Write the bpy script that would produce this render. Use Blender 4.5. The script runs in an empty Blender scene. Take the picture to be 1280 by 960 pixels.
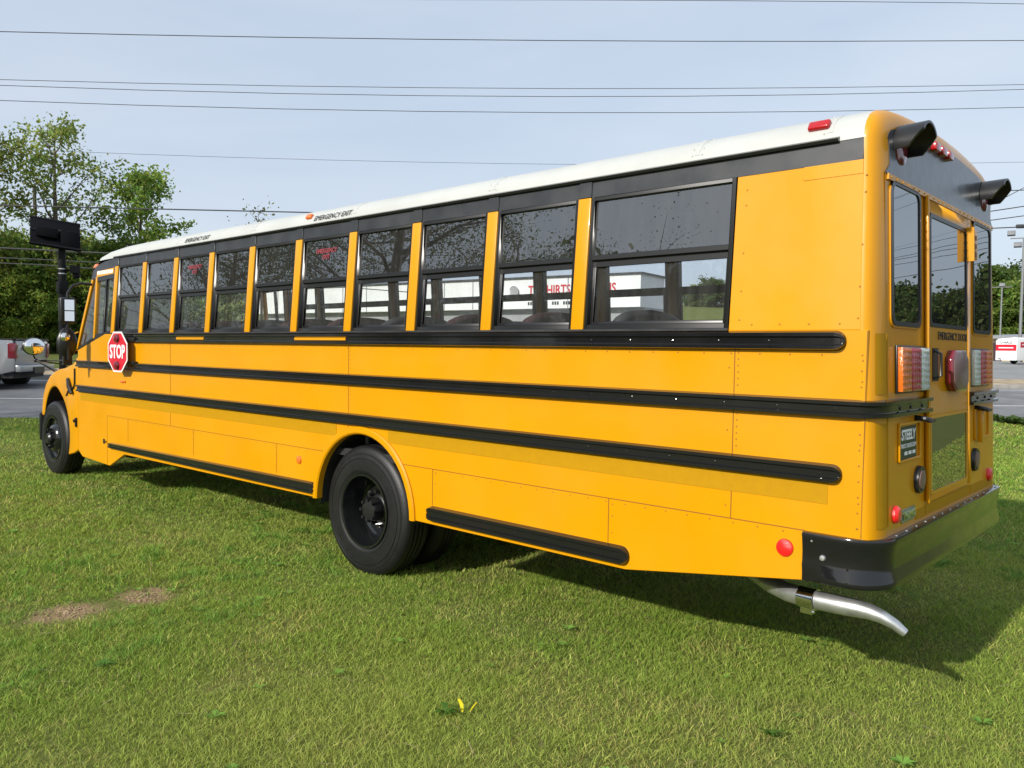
import bpy, bmesh, math, random
import numpy as np
from mathutils import Vector, Matrix
R=math.radians; PI=math.pi
random.seed(7); RNG=np.random.default_rng(11)
scene=bpy.context.scene
COL=scene.collection

# ------------------------------------------------------------------ camera
CAM=Vector((-1.2643,3.9225,1.8271)); YAW=-0.8303; PITCH=-0.0424; ROLL=0.0148; FPX=1009.88
cd=bpy.data.cameras.new('camera'); cam=bpy.data.objects.new('camera',cd); COL.objects.link(cam)
f=Vector((math.cos(PITCH)*math.cos(YAW),math.cos(PITCH)*math.sin(YAW),math.sin(PITCH)))
r=Vector((math.sin(YAW),-math.cos(YAW),0)); u=r.cross(f)
r2=r*math.cos(ROLL)+u*math.sin(ROLL); u2=r2.cross(f)
M=Matrix((( r2.x,u2.x,-f.x,CAM.x),(r2.y,u2.y,-f.y,CAM.y),(r2.z,u2.z,-f.z,CAM.z),(0,0,0,1)))
cam.matrix_world=M
cd.sensor_width=36; cd.lens=36*FPX/1280; cd.clip_end=3000; cd.clip_start=.05
scene.camera=cam
# ------------------------------------------------------------------ sky and sun
SUN_EL=R(28); SUN_DIR=Vector((0.035*math.cos(SUN_EL),math.cos(SUN_EL),math.sin(SUN_EL))).normalized()
w=bpy.data.worlds.new('World'); scene.world=w; w.use_nodes=True
nt=w.node_tree; nt.nodes.clear()
out=nt.nodes.new('ShaderNodeOutputWorld'); bg=nt.nodes.new('ShaderNodeBackground')
sky=nt.nodes.new('ShaderNodeTexSky'); sky.sky_type='NISHITA'; sky.sun_disc=False
sky.sun_elevation=SUN_EL; sky.sun_rotation=math.atan2(SUN_DIR.x,SUN_DIR.y)
sky.air_density=1.0; sky.dust_density=1.6; sky.ozone_density=1.2
tc=nt.nodes.new('ShaderNodeTexCoord'); mp=nt.nodes.new('ShaderNodeMapping'); mp.inputs['Scale'].default_value=(1.2,1.2,4.5)
nz=nt.nodes.new('ShaderNodeTexNoise'); nz.inputs['Scale'].default_value=1.7; nz.inputs['Detail'].default_value=7; nz.inputs['Roughness'].default_value=.55
cr=nt.nodes.new('ShaderNodeValToRGB'); cr.color_ramp.elements[0].position=.30; cr.color_ramp.elements[0].color=(.76,.76,.76,1); cr.color_ramp.elements[1].position=.75; cr.color_ramp.elements[1].color=(.93,.93,.93,1)
mx=nt.nodes.new('ShaderNodeMixRGB')
nz2=nt.nodes.new('ShaderNodeTexNoise'); nz2.inputs['Scale'].default_value=1.1; nz2.inputs['Detail'].default_value=6; nz2.inputs['Roughness'].default_value=.5; nz2.inputs['Distortion'].default_value=.6
cr2=nt.nodes.new('ShaderNodeValToRGB'); cr2.color_ramp.elements[0].position=.36; cr2.color_ramp.elements[1].position=.64
cr2.color_ramp.elements[0].color=(.40,.465,.56,1); cr2.color_ramp.elements[1].color=(.465,.522,.595,1)
sc2=nt.nodes.new('ShaderNodeVectorMath'); sc2.operation='SCALE'; sc2.inputs['Scale'].default_value=10
nt.links.new(nz2.outputs[0],cr2.inputs[0]); nt.links.new(cr2.outputs[0],sc2.inputs[0]); nt.links.new(sc2.outputs[0],mx.inputs['Color2'])
nt.links.new(tc.outputs['Generated'],mp.inputs['Vector']); nt.links.new(mp.outputs[0],nz.inputs['Vector']); nt.links.new(mp.outputs[0],nz2.inputs['Vector'])
nt.links.new(nz.outputs[0],cr.inputs[0]); nt.links.new(cr.outputs[0],mx.inputs['Fac'])
nt.links.new(sky.outputs[0],mx.inputs['Color1']); nt.links.new(mx.outputs[0],bg.inputs['Color'])
bg.inputs['Strength'].default_value=.12; nt.links.new(bg.outputs[0],out.inputs[0])
sd=bpy.data.lights.new('sun','SUN'); sd.energy=4.0; sd.angle=R(1.4); sd.color=(1,.95,.87)
so=bpy.data.objects.new('sun',sd); COL.objects.link(so); so.rotation_euler=(-SUN_DIR).to_track_quat('-Z','Y').to_euler(); so.location=(0,30,30)
scene.view_settings.view_transform='Standard'; scene.view_settings.look='None'; scene.view_settings.gamma=1; scene.view_settings.exposure=0.35
scene.render.engine='CYCLES'
try:
    scene.cycles.max_bounces=10; scene.cycles.transparent_max_bounces=24
except Exception: pass

# ------------------------------------------------------------------ materials
def principled(name,col,rough=.5,metal=0.,spec=.5,coat=0.,coatr=.05,trans=0.,noise=0.,nscale=5.,bump=0.,bscale=60.,emis=None,col2=None,detail=4):
    m=bpy.data.materials.new(name); m.use_nodes=True; n=m.node_tree; b=n.nodes['Principled BSDF']
    b.inputs['Base Color'].default_value=(*col,1); b.inputs['Roughness'].default_value=rough; b.inputs['Metallic'].default_value=metal
    b.inputs['Specular IOR Level'].default_value=spec; b.inputs['Coat Weight'].default_value=coat; b.inputs['Coat Roughness'].default_value=coatr
    b.inputs['Transmission Weight'].default_value=trans
    if noise or col2 or bump:
        t=n.nodes.new('ShaderNodeTexCoord')
    if noise or col2:
        z=n.nodes.new('ShaderNodeTexNoise'); z.inputs['Scale'].default_value=nscale; z.inputs['Detail'].default_value=detail
        n.links.new(t.outputs['Object'],z.inputs['Vector'])
        rp=n.nodes.new('ShaderNodeValToRGB'); rp.color_ramp.elements[0].position=.35; rp.color_ramp.elements[1].position=.65
        c2=col2 or tuple(min(1,c*(1+noise)) for c in col); c1=tuple(c*(1-noise) for c in col) if noise else col
        rp.color_ramp.elements[0].color=(*c1,1); rp.color_ramp.elements[1].color=(*c2,1)
        n.links.new(z.outputs[0],rp.inputs[0]); n.links.new(rp.outputs[0],b.inputs['Base Color'])
    if bump:
        z=n.nodes.new('ShaderNodeTexNoise'); z.inputs['Scale'].default_value=bscale; z.inputs['Detail'].default_value=3
        n.links.new(t.outputs['Object'],z.inputs['Vector'])
        bp=n.nodes.new('ShaderNodeBump'); bp.inputs['Strength'].default_value=bump; bp.inputs['Distance'].default_value=.01
        n.links.new(z.outputs[0],bp.inputs['Height']); n.links.new(bp.outputs[0],b.inputs['Normal'])
        if coat: n.links.new(bp.outputs[0],b.inputs['Coat Normal'])
    return m
def glass(name,tint,ior=1.5,gl=(1,1,1),rough=.0,bump=0.0,dust=.025):
    m=bpy.data.materials.new(name); m.use_nodes=True; n=m.node_tree; n.nodes.clear()
    o=n.nodes.new('ShaderNodeOutputMaterial'); t=n.nodes.new('ShaderNodeBsdfTransparent'); g=n.nodes.new('ShaderNodeBsdfGlossy'); fr=n.nodes.new('ShaderNodeFresnel'); x=n.nodes.new('ShaderNodeMixShader')
    t.inputs[0].default_value=(*tint,1); g.inputs[0].default_value=(*gl,1); g.inputs['Roughness'].default_value=rough; fr.inputs[0].default_value=ior
    ge=n.nodes.new('ShaderNodeNewGeometry'); iv=n.nodes.new('ShaderNodeMath'); iv.operation='SUBTRACT'; iv.inputs[0].default_value=1; n.links.new(ge.outputs['Backfacing'],iv.inputs[1])
    mu=n.nodes.new('ShaderNodeMath'); mu.operation='MULTIPLY'; n.links.new(fr.outputs[0],mu.inputs[0]); n.links.new(iv.outputs[0],mu.inputs[1]); n.links.new(mu.outputs[0],x.inputs[0]); n.links.new(t.outputs[0],x.inputs[1]); n.links.new(g.outputs[0],x.inputs[2]); df=n.nodes.new('ShaderNodeBsdfDiffuse'); df.inputs[0].default_value=(.5,.5,.48,1); x2=n.nodes.new('ShaderNodeMixShader')
    td=n.nodes.new('ShaderNodeTexCoord'); mpd=n.nodes.new('ShaderNodeMapping'); mpd.inputs['Scale'].default_value=(9,9,1.3); nd=n.nodes.new('ShaderNodeTexNoise'); nd.inputs['Scale'].default_value=2.5; nd.inputs['Detail'].default_value=5
    md=n.nodes.new('ShaderNodeMath'); md.operation='MULTIPLY'; md.inputs[1].default_value=dust*2; n.links.new(td.outputs['Object'],mpd.inputs[0]); n.links.new(mpd.outputs[0],nd.inputs['Vector']); n.links.new(nd.outputs[0],md.inputs[0]); n.links.new(md.outputs[0],x2.inputs[0])
    n.links.new(x.outputs[0],x2.inputs[1]); n.links.new(df.outputs[0],x2.inputs[2]); n.links.new(x2.outputs[0],o.inputs[0])
    if bump:
        tcx=n.nodes.new('ShaderNodeTexCoord'); z=n.nodes.new('ShaderNodeTexNoise'); z.inputs['Scale'].default_value=2.2; z.inputs['Detail'].default_value=1
        bp=n.nodes.new('ShaderNodeBump'); bp.inputs['Strength'].default_value=bump; bp.inputs['Distance'].default_value=.02
        n.links.new(tcx.outputs['Object'],z.inputs['Vector']); n.links.new(z.outputs[0],bp.inputs['Height']); n.links.new(bp.outputs[0],g.inputs['Normal'])
    return m
def leafmat(name,trans=.35,rough=.55):
    m=bpy.data.materials.new(name); m.use_nodes=True; n=m.node_tree; b=n.nodes['Principled BSDF']; o=n.nodes['Material Output']
    a=n.nodes.new('ShaderNodeVertexColor'); a.layer_name='Col'
    n.links.new(a.outputs[0],b.inputs['Base Color']); b.inputs['Roughness'].default_value=rough; b.inputs['Specular IOR Level'].default_value=.25
    tr=n.nodes.new('ShaderNodeBsdfTranslucent'); n.links.new(a.outputs[0],tr.inputs[0]); x=n.nodes.new('ShaderNodeMixShader'); x.inputs[0].default_value=trans
    n.links.new(b.outputs[0],x.inputs[1]); n.links.new(tr.outputs[0],x.inputs[2]); n.links.new(x.outputs[0],o.inputs[0])
    return m
def vary_rough(m,lo_,hi_,sc):
    n=m.node_tree; b=n.nodes['Principled BSDF']; t=n.nodes.new('ShaderNodeTexCoord'); z=n.nodes.new('ShaderNodeTexNoise'); z.inputs['Scale'].default_value=sc; z.inputs['Detail'].default_value=6; q=n.nodes.new('ShaderNodeMapRange')
    q.inputs['From Min'].default_value=.35; q.inputs['From Max'].default_value=.65; q.inputs['To Min'].default_value=lo_; q.inputs['To Max'].default_value=hi_
    n.links.new(t.outputs['Object'],z.inputs['Vector']); n.links.new(z.outputs[0],q.inputs['Value']); n.links.new(q.outputs[0],b.inputs['Roughness'])
YEL=(.62,.270,.0005)
Mt=dict(
 yellow=principled('bus_yellow_paint',YEL,.38,spec=.3,coat=.28,coatr=.05,noise=.03,nscale=1.3,bump=.45,bscale=1.6),
 white=principled('white_roof_paint',(.45,.46,.44),.5,noise=.04,nscale=3,bump=.05,bscale=4),
 black=principled('gloss_black_rail',(.009,.009,.010),.13,coat=.3,bump=.03,bscale=12),
 header=principled('satin_black_header',(.03,.032,.036),.38,noise=.15,nscale=4,bump=.04,bscale=8),
 frame=principled('window_frame_black',(.012,.012,.013),.35),
 rubber=principled('tyre_rubber',(.006,.006,.0065),.5,noise=.3,nscale=14,bump=.12,bscale=90),
 rim=principled('black_steel_rim',(.008,.0085,.009),.16,coat=.5),
 hub=principled('painted_hub_black',(.012,.012,.013),.35),
 dark=principled('chassis_black',(.015,.015,.015),.7,noise=.3,nscale=8),
 chrome=principled('chrome',(.75,.75,.75),.12,1.),
 galv=principled('aluminised_steel',(.55,.56,.56),.38,.85,noise=.15,nscale=14,bump=.05,bscale=60),
 red=principled('red_lens',(.40,.006,.010),.2,coat=.6),
 maroon=principled('dark_red_lens',(.16,.012,.022),.15,coat=.6),
 faded=principled('faded_red_lens',(.17,.095,.09),.45,coat=.15),
 amber=principled('amber_lens',(.62,.14,.01),.2,coat=.6,bump=.4,bscale=90),
 redled=principled('red_led_lens',(.38,.02,.04),.2,coat=.6,bump=.4,bscale=90),
 clear=principled('clear_led_lens',(.50,.55,.52),.15,coat=.6,bump=.5,bscale=90),
 reflector=principled('red_reflector',(.75,.012,.012),.25,coat=.7,bump=.3,bscale=200),
 orange=principled('orange_reflector',(.8,.16,.02),.3,coat=.5),
 tape=principled('yellow_green_reflective_tape',(.43,.22,.002),.6,spec=.15,noise=.03,nscale=20),
 seam=principled('panel_seam',(.22,.085,.004),.6),
 rivet=principled('painted_rivet',(.36,.15,.008),.5),
 stopred=principled('stop_sign_red',(.55,.012,.03),.35,coat=.3,noise=.1,nscale=14),
 signwhite=principled('sign_white',(.85,.85,.85),.5),
 ink=principled('black_lettering',(.02,.02,.02),.5),
 redink=principled('red_lettering',(.22,.035,.045),.5),
 seat=principled('maroon_vinyl_seat',(.055,.028,.030),.45,noise=.15,nscale=10,bump=.1,bscale=20),
 seatg=principled('grey_vinyl_seat',(.05,.052,.058),.45,noise=.15,nscale=10,bump=.1,bscale=20),
 cabin=principled('cabin_grey_lining',(.16,.17,.18),.6),
 floor=principled('black_floor_mat',(.02,.02,.02),.8),
 glass_up=glass('tinted_upper_glass',(.34,.35,.36),2.5,bump=.02,dust=.03),
 glass_far=glass('clear_upper_glass',(.93,.94,.95),1.45),
 glass_lo=glass('tinted_lower_glass',(.95,.96,.97),1.5,bump=.03),
 glass_dk=glass('dark_rear_glass',(.22,.24,.25),4.6,bump=.03),
 mirror=principled('mirror_glass',(.9,.9,.9),.03,1.),
 plateg=principled('green_black_plate',(.012,.03,.022),.4),
 chipped=principled('brushed_badge',(.28,.33,.27),.35,.7),
 soot=principled('weathered_black_panel',(.045,.05,.06),.3,coat=.3,noise=.5,nscale=11,bump=.1,bscale=20),
 bark=principled('bark',(.11,.085,.065),.9,noise=.3,nscale=9,bump=.5,bscale=20),
 wood=principled('weathered_pole',(.09,.075,.06),.9,noise=.3,nscale=6),
 polem=principled('dark_metal_pole',(.008,.008,.009),.6,spec=.2),
 greypole=principled('galvanised_pole',(.22,.23,.23),.5,.4),
 wire=principled('cable_grey_black',(.05,.05,.055),.6),
 solar=principled('solar_panel_back',(.005,.005,.007),.7,spec=.1),
 leaf=leafmat('leaf_green',.45), grassm=leafmat('grass_blade',.30,.6),
)
vary_rough(Mt['yellow'],.26,.5,1.7); vary_rough(Mt['black'],.07,.2,6); vary_rough(Mt['header'],.28,.5,5)
# ------------------------------------------------------------------ mesh builder
class MB:
    def __init__(s): s.v=[]; s.f=[]
    def add(s,vs,fs):
        o=len(s.v); s.v+= [tuple(p) for p in vs]; s.f+=[tuple(i+o for i in q) for q in fs]; return s
    def hexa(s,p): return s.add(p,[(0,3,2,1),(4,5,6,7),(0,1,5,4),(1,2,6,5),(2,3,7,6),(3,0,4,7)])
    def box(s,x0,x1,y0,y1,z0,z1): return s.hexa([(x0,y0,z0),(x1,y0,z0),(x1,y1,z0),(x0,y1,z0),(x0,y0,z1),(x1,y0,z1),(x1,y1,z1),(x0,y1,z1)])
    def obox(s,c,ax,ay,az):
        c=Vector(c);ax=Vector(ax);ay=Vector(ay);az=Vector(az)
        return s.hexa([c-ax-ay-az,c+ax-ay-az,c+ax+ay-az,c-ax+ay-az,c-ax-ay+az,c+ax-ay+az,c+ax+ay+az,c-ax+ay+az])
    def prism(s,poly,fn):
        """poly: 2D list; fn(p,k)->3D for k=0,1"""
        n=len(poly); vs=[fn(p,0) for p in poly]+[fn(p,1) for p in poly]
        fs=[tuple(range(n))[::-1],tuple(range(n,2*n))]+[(i,(i+1)%n,(i+1)%n+n,i+n) for i in range(n)]
        return s.add(vs,fs)
    def loft(s,secs,closed=False,cap=True):
        n=len(secs[0]); vs=[p for q in secs for p in q]; fs=[]
        for k in range(len(secs)-1):
            for i in range(n if closed else n-1):
                j=(i+1)%n; fs.append((k*n+i,k*n+j,(k+1)*n+j,(k+1)*n+i))
        if cap and closed: fs.append(tuple(range(n))[::-1]); fs.append(tuple((len(secs)-1)*n+i for i in range(n)))
        return s.add(vs,fs)
    def tube(s,path,rad,n=10,cap=True):
        path=[Vector(p) for p in path]; rs=rad if isinstance(rad,(list,tuple)) else [rad]*len(path); secs=[]
        d0=(path[1]-path[0]).normalized(); up=Vector((0,0,1)) if abs(d0.z)<.9 else Vector((1,0,0)); a=d0.cross(up).normalized()
        for i,p in enumerate(path):
            d=(path[min(i+1,len(path)-1)]-path[max(i-1,0)]).normalized(); a=(a-d*a.dot(d)).normalized(); b=d.cross(a)
            secs.append([p+(a*math.cos(t)+b*math.sin(t))*rs[i] for t in [2*PI*k/n for k in range(n)]])
        return s.loft(secs,True,cap)
    def lathe(s,prof,c,axis='y',n=48,close=False):
        """prof: list of (radius, offset along axis)"""
        secs=[]; c=Vector(c)
        for k in range(n):
            t=2*PI*k/n; ct,st=math.cos(t),math.sin(t); q=[]
            for rr,o in prof:
                if axis=='y': q.append(c+Vector((rr*ct,o,rr*st)))
                elif axis=='x': q.append(c+Vector((o,rr*ct,rr*st)))
                else: q.append(c+Vector((rr*ct,rr*st,o)))
            secs.append(q)
        m=len(prof); vs=[p for q in secs for p in q]; fs=[]
        for k in range(n):
            k2=(k+1)%n
            for i in range(m if close else m-1):
                j=(i+1)%m; fs.append((k*m+i,k*m+j,k2*m+j,k2*m+i))
        return s.add(vs,fs)
    def ball(s,c,rx,ry,rz,n=14,m=8):
        c=Vector(c); vs=[]; fs=[]
        for i in range(m+1):
            ph=PI*i/m
            for k in range(n):
                t=2*PI*k/n; vs.append(c+Vector((rx*math.sin(ph)*math.cos(t),ry*math.sin(ph)*math.sin(t),rz*math.cos(ph))))
        for i in range(m):
            for k in range(n): fs.append((i*n+k,i*n+(k+1)%n,(i+1)*n+(k+1)%n,(i+1)*n+k))
        return s.add(vs,fs)
    def mesh(s,name,bevel=0,segs=2,smooth=True,angle=35):
        bm=bmesh.new(); vv=[bm.verts.new(p) for p in s.v]
        for q in s.f:
            try: bm.faces.new([vv[i] for i in q])
            except ValueError: pass
        bmesh.ops.remove_doubles(bm,verts=bm.verts,dist=1e-5)
        bmesh.ops.dissolve_degenerate(bm,edges=bm.edges,dist=1e-6)
        bmesh.ops.recalc_face_normals(bm,faces=bm.faces)
        if bevel:
            es=[e for e in bm.edges if len(e.link_faces)==2 and e.calc_face_angle(0)>R(30)]
            bmesh.ops.bevel(bm,geom=es,offset=bevel,segments=segs,profile=.5,affect='EDGES',clamp_overlap=True)
        me=bpy.data.meshes.new(name); bm.to_mesh(me); bm.free()
        if smooth:
            me.shade_smooth()
            try: me.set_sharp_from_angle(angle=R(angle))
            except Exception: pass
        return me
def link(name,me,mat,parent=None):
    o=bpy.data.objects.new(name,me)
    if mat is not None: me.materials.clear(); me.materials.append(Mt[mat] if isinstance(mat,str) else mat)
    COL.objects.link(o)
    if parent is not None:
        o.parent=parent; o.matrix_parent_inverse=PINV(parent)
    return o
def attach(o,mb,mat):
    """merge small fasteners into the mesh of the part they belong to"""
    me2=mb.mesh('fasteners'); k=len(o.data.materials); bm=bmesh.new(); bm.from_mesh(o.data); n0=len(bm.faces); bm.from_mesh(me2)
    bm.faces.ensure_lookup_table()
    for f_ in bm.faces[n0:]: f_.material_index=k
    bm.to_mesh(o.data); bm.free(); o.data.materials.append(Mt[mat]); bpy.data.meshes.remove(me2)
def world(o):
    m=Matrix.LocRotScale(o.location,o.rotation_euler,o.scale)
    if o.parent: m=world(o.parent)@o.matrix_parent_inverse@m
    return m
def PINV(p): return world(p).inverted()
def obj(name,mb,mat,parent=None,**k): return link(name,mb.mesh(name,**k),mat,parent)
def tag(o,label=None,cat=None,group=None,kind=None):
    if label: o['label']=label
    if cat: o['category']=cat
    if group: o['group']=group
    if kind: o['kind']=kind
    return o
def thing(name,loc,label,cat,group=None,rz=0):
    o=bpy.data.objects.new(name,None); o.empty_display_size=.2; COL.objects.link(o); o.location=loc; o.rotation_euler=(0,0,rz)
    return tag(o,label,cat,group)
def dup(o,loc=None,rz=None,parent=None,sc=None,label=None):
    c=o.copy(); COL.objects.link(c)
    if parent is not None: c.parent=parent
    if loc is not None: c.location=loc
    if rz is not None: c.rotation_euler=(0,0,rz)
    if sc is not None: c.scale=(sc,sc,sc) if not isinstance(sc,tuple) else sc
    if label: c['label']=label
    for ch in list(o.children):
        dup(ch,parent=c)
    return c
def text(name,body,size,pos,right,up,mat,parent=None,ext=.001,shear=0,xs=1.,bold=0,align='CENTER'):
    c=bpy.data.curves.new(name,'FONT'); c.body=body; c.size=size; c.extrude=ext; c.align_x=align; c.align_y='CENTER'; c.shear=shear; c.offset=bold; c.resolution_u=3
    t=bpy.data.objects.new(name+'_tmp',c); COL.objects.link(t)
    dg=bpy.context.evaluated_depsgraph_get(); dg.update(); me=bpy.data.meshes.new_from_object(t.evaluated_get(dg)); bpy.data.objects.remove(t); bpy.data.curves.remove(c)
    rr=Vector(right).normalized(); uu=Vector(up).normalized(); nn=rr.cross(uu)
    for v in me.vertices:
        x,y,z=v.co; v.co=Vector(pos)+rr*x*xs+uu*y+nn*z
    me.name=name
    return link(name,me,mat,parent)
# value noise in numpy
def vnoise(x,y,sc,seed):
    rg=np.random.default_rng(seed); T=rg.random((256,256)); X=x/sc; Y=y/sc; xi=np.floor(X).astype(int); yi=np.floor(Y).astype(int); fx=X-xi; fy=Y-yi
    fx=fx*fx*(3-2*fx); fy=fy*fy*(3-2*fy); a=T[xi%256,yi%256]; b=T[(xi+1)%256,yi%256]; c=T[xi%256,(yi+1)%256]; d=T[(xi+1)%256,(yi+1)%256]
    return (a*(1-fx)+b*fx)*(1-fy)+(c*(1-fx)+d*fx)*fy
def raw_mesh(name,co,faces_idx,loop_tot,cols=None):
    me=bpy.data.meshes.new(name); nv=len(co); nf=len(loop_tot)
    me.vertices.add(nv); me.vertices.foreach_set('co',np.asarray(co,np.float32).ravel())
    me.loops.add(len(faces_idx)); me.loops.foreach_set('vertex_index',np.asarray(faces_idx,np.int32))
    me.polygons.add(nf); st=np.concatenate([[0],np.cumsum(loop_tot)[:-1]]).astype(np.int32)
    me.polygons.foreach_set('loop_start',st)
    me.update(calc_edges=True)
    if cols is not None:
        a=me.color_attributes.new('Col','FLOAT_COLOR','POINT'); c4=np.ones((nv,4),np.float32); c4[:,:3]=cols; a.data.foreach_set('color',c4.ravel())
    me.validate(); return me

# ------------------------------------------------------------------ terrain frame (road direction / distance away from camera)
ND=np.array([.753,-.657]); RD=np.array([-.657,-.753]); C2=np.array([CAM.x,CAM.y])
PT=[-900,13.2,17.2,21.4,26.5,28.5,45,68,80,92,112,170,900]; PZ=[0,0,.31,.42,.70,.84,1.40,1.62,3.2,6.6,8.6,9.5,9.5]
def gt(x,y): return (np.asarray(x)-C2[0])*ND[0]+(np.asarray(y)-C2[1])*ND[1]
def gz(x,y): return float(np.interp(gt(x,y),PT,PZ))
def P(t,s,dz=0.):
    q=C2+ND*t+RD*s; return (q[0],q[1],float(np.interp(t,PT,PZ))+dz)
def sheet(name,ts,s0,s1,dz,mat,ns=2,kind='structure'):
    m=MB(); secs=[[P(t,s0+(s1-s0)*k/ns,dz) for k in range(ns+1)] for t in ts]; m.loft(secs)
    o=obj(name,m,mat,smooth=True,angle=60); o['kind']=kind; return o
def groundmat():
    m=bpy.data.materials.new('lawn_soil'); m.use_nodes=True; n=m.node_tree; b=n.nodes['Principled BSDF']; L=n.links
    t=n.nodes.new('ShaderNodeTexCoord')
    def noise(sc,det=5,ro=.6):
        z=n.nodes.new('ShaderNodeTexNoise'); z.inputs['Scale'].default_value=sc; z.inputs['Detail'].default_value=det; z.inputs['Roughness'].default_value=ro; L.new(t.outputs['Object'],z.inputs['Vector']); return z
    def ramp(src,a,b_,c1,c2):
        q=n.nodes.new('ShaderNodeValToRGB'); q.color_ramp.elements[0].position=a; q.color_ramp.elements[1].position=b_; q.color_ramp.elements[0].color=(*c1,1); q.color_ramp.elements[1].color=(*c2,1); L.new(src,q.inputs[0]); return q
    a=ramp(noise(28,6).outputs[0],.35,.65,(.085,.105,.025),(.17,.20,.05)); c=ramp(noise(.8,5).outputs[0],.4,.7,(0,0,0),(1,1,1))
    x=n.nodes.new('ShaderNodeMixRGB'); x.inputs[2].default_value=(.16,.165,.055,1); L.new(a.outputs[0],x.inputs[1])
    ms=n.nodes.new('ShaderNodeMath'); ms.operation='MULTIPLY'; ms.inputs[1].default_value=.5; L.new(c.outputs[0],ms.inputs[0]); L.new(ms.outputs[0],x.inputs[0])
    # bare clay patch in the lawn, left of the camera
    sep=n.nodes.new('ShaderNodeSeparateXYZ'); L.new(t.outputs['Object'],sep.inputs[0])
    def blob(cx,cy,rx,ry):
        o=[]
        for k,(cc,rr) in enumerate(((cx,rx),(cy,ry))):
            s1=n.nodes.new('ShaderNodeMath'); s1.operation='SUBTRACT'; L.new(sep.outputs[k],s1.inputs[0]); s1.inputs[1].default_value=cc
            s2=n.nodes.new('ShaderNodeMath'); s2.operation='DIVIDE'; L.new(s1.outputs[0],s2.inputs[0]); s2.inputs[1].default_value=rr
            s3=n.nodes.new('ShaderNodeMath'); s3.operation='POWER'; L.new(s2.outputs[0],s3.inputs[0]); s3.inputs[1].default_value=2; 
            s4=n.nodes.new('ShaderNodeMath'); s4.operation='ABSOLUTE'; L.new(s3.outputs[0],s4.inputs[0]); o.append(s4)
        s=n.nodes.new('ShaderNodeMath'); s.operation='ADD'; L.new(o[0].outputs[0],s.inputs[0]); L.new(o[1].outputs[0],s.inputs[1])
        return s
    nn=noise(11,8,.7)
    prev=x
    for (cx,cy,rx,ry) in ((4.6,1.95,.20,.26),(4.62,1.42,.24,.20)):
        bl=blob(cx,cy,rx,ry); ad=n.nodes.new('ShaderNodeMath'); ad.operation='MULTIPLY_ADD'; L.new(nn.outputs[0],ad.inputs[0]); ad.inputs[1].default_value=2.6; L.new(bl.outputs[0],ad.inputs[2])
        q=ramp(ad.outputs[0],.66,.98,(1,1,1),(0,0,0))
        hv=n.nodes.new('ShaderNodeMath'); hv.operation='MULTIPLY'; hv.inputs[1].default_value=.41; L.new(ad.outputs[0],hv.inputs[0]); L.new(hv.outputs[0],q.inputs[0])
        y=n.nodes.new('ShaderNodeMixRGB'); L.new(q.outputs[0],y.inputs[0]); L.new(prev.outputs[0],y.inputs[1]); y.inputs[2].default_value=(.28,.20,.115,1); prev=y
    L.new(prev.outputs[0],b.inputs['Base Color']); b.inputs['Roughness'].default_value=.95; b.inputs['Specular IOR Level'].default_value=.1
    bp=n.nodes.new('ShaderNodeBump'); bp.inputs['Strength'].default_value=.6; bp.inputs['Distance'].default_value=.04; L.new(noise(40,4).outputs[0],bp.inputs['Height']); L.new(bp.outputs[0],b.inputs['Normal'])
    return m
ts=[-700,-300,-100,-40,-10,5,13.2,17.2,21.4,26.5,28.5,36,45,56,68,74,80,86,92,102,112,140,170,400,900]
sheet('ground',ts,-900,900,0,groundmat(),ns=60)
asph=principled('asphalt',(.17,.17,.172),.9,noise=.18,nscale=1.2,bump=.4,bscale=60)
lot=principled('old_asphalt',(.24,.24,.235),.9,noise=.12,nscale=.8,bump=.3,bscale=40)
tan=principled('dry_verge',(.36,.28,.18),.95,noise=.25,nscale=2,bump=.6,bscale=20)
paint=principled('road_paint',(.62,.62,.60),.7,noise=.12,nscale=6)
conc=principled('kerb_concrete',(.32,.30,.27),.85,noise=.15,nscale=5)
sheet('road',[17.2,19,21.4,24,26.5],-500,500,.006,asph)
o=sheet('lane_marking',[21.34,21.46],-500,500,.011,paint)
o=sheet('edge_line',[25.9,26.02],-500,500,.012,paint)
sheet('verge',[26.9,28.5,30.5],-500,500,.02,tan)
m=MB(); m.loft([[P(26.5,-500,.0),P(26.5,500,.0)],[P(26.5,-500,.13),P(26.5,500,.13)],[P(26.72,-500,.13),P(26.72,500,.13)],[P(26.9,-500,.03),P(26.9,500,.03)]]); o=obj('kerb',m,conc,smooth=False); o['kind']='structure'
sheet('parking_lot',[30.6,34,38,42,45,52,60,67.5],2,500,.012,lot)

# ------------------------------------------------------------------ SCHOOL BUS
W=2.44; YC=-1.22
bus=thing('school_bus',(5.5,YC,0),'yellow conventional school bus with white roof and black rub rails, parked on the lawn','school bus')
def B(name,mb,mat,parent=None,**k): return obj(name,mb,mat,parent or bus,**k)
def yl(z): return -.06*max(0,z-1.95)/.81
def flip(pts,side): return [(p[0],p[1] if side>0 else -W-p[1],p[2]) for p in pts]
def lslab(m,x0,x1,z0,z1,o0,o1,side=1):
    """box on the leaning window wall; o0/o1 offsets outward from the wall plane"""
    pts=[(x0,yl(z0)+o0,z0),(x1,yl(z0)+o0,z0),(x1,yl(z0)+o1,z0),(x0,yl(z0)+o1,z0),(x0,yl(z1)+o0,z1),(x1,yl(z1)+o0,z1),(x1,yl(z1)+o1,z1),(x0,yl(z1)+o1,z1)]
    m.hexa(flip(pts,side))
XP=[8.807-k*.7804 for k in range(10)]   # window post centres
PW=.048
AX=3.93; AZ=.54; AR=.61                    # rear wheel arch
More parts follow.
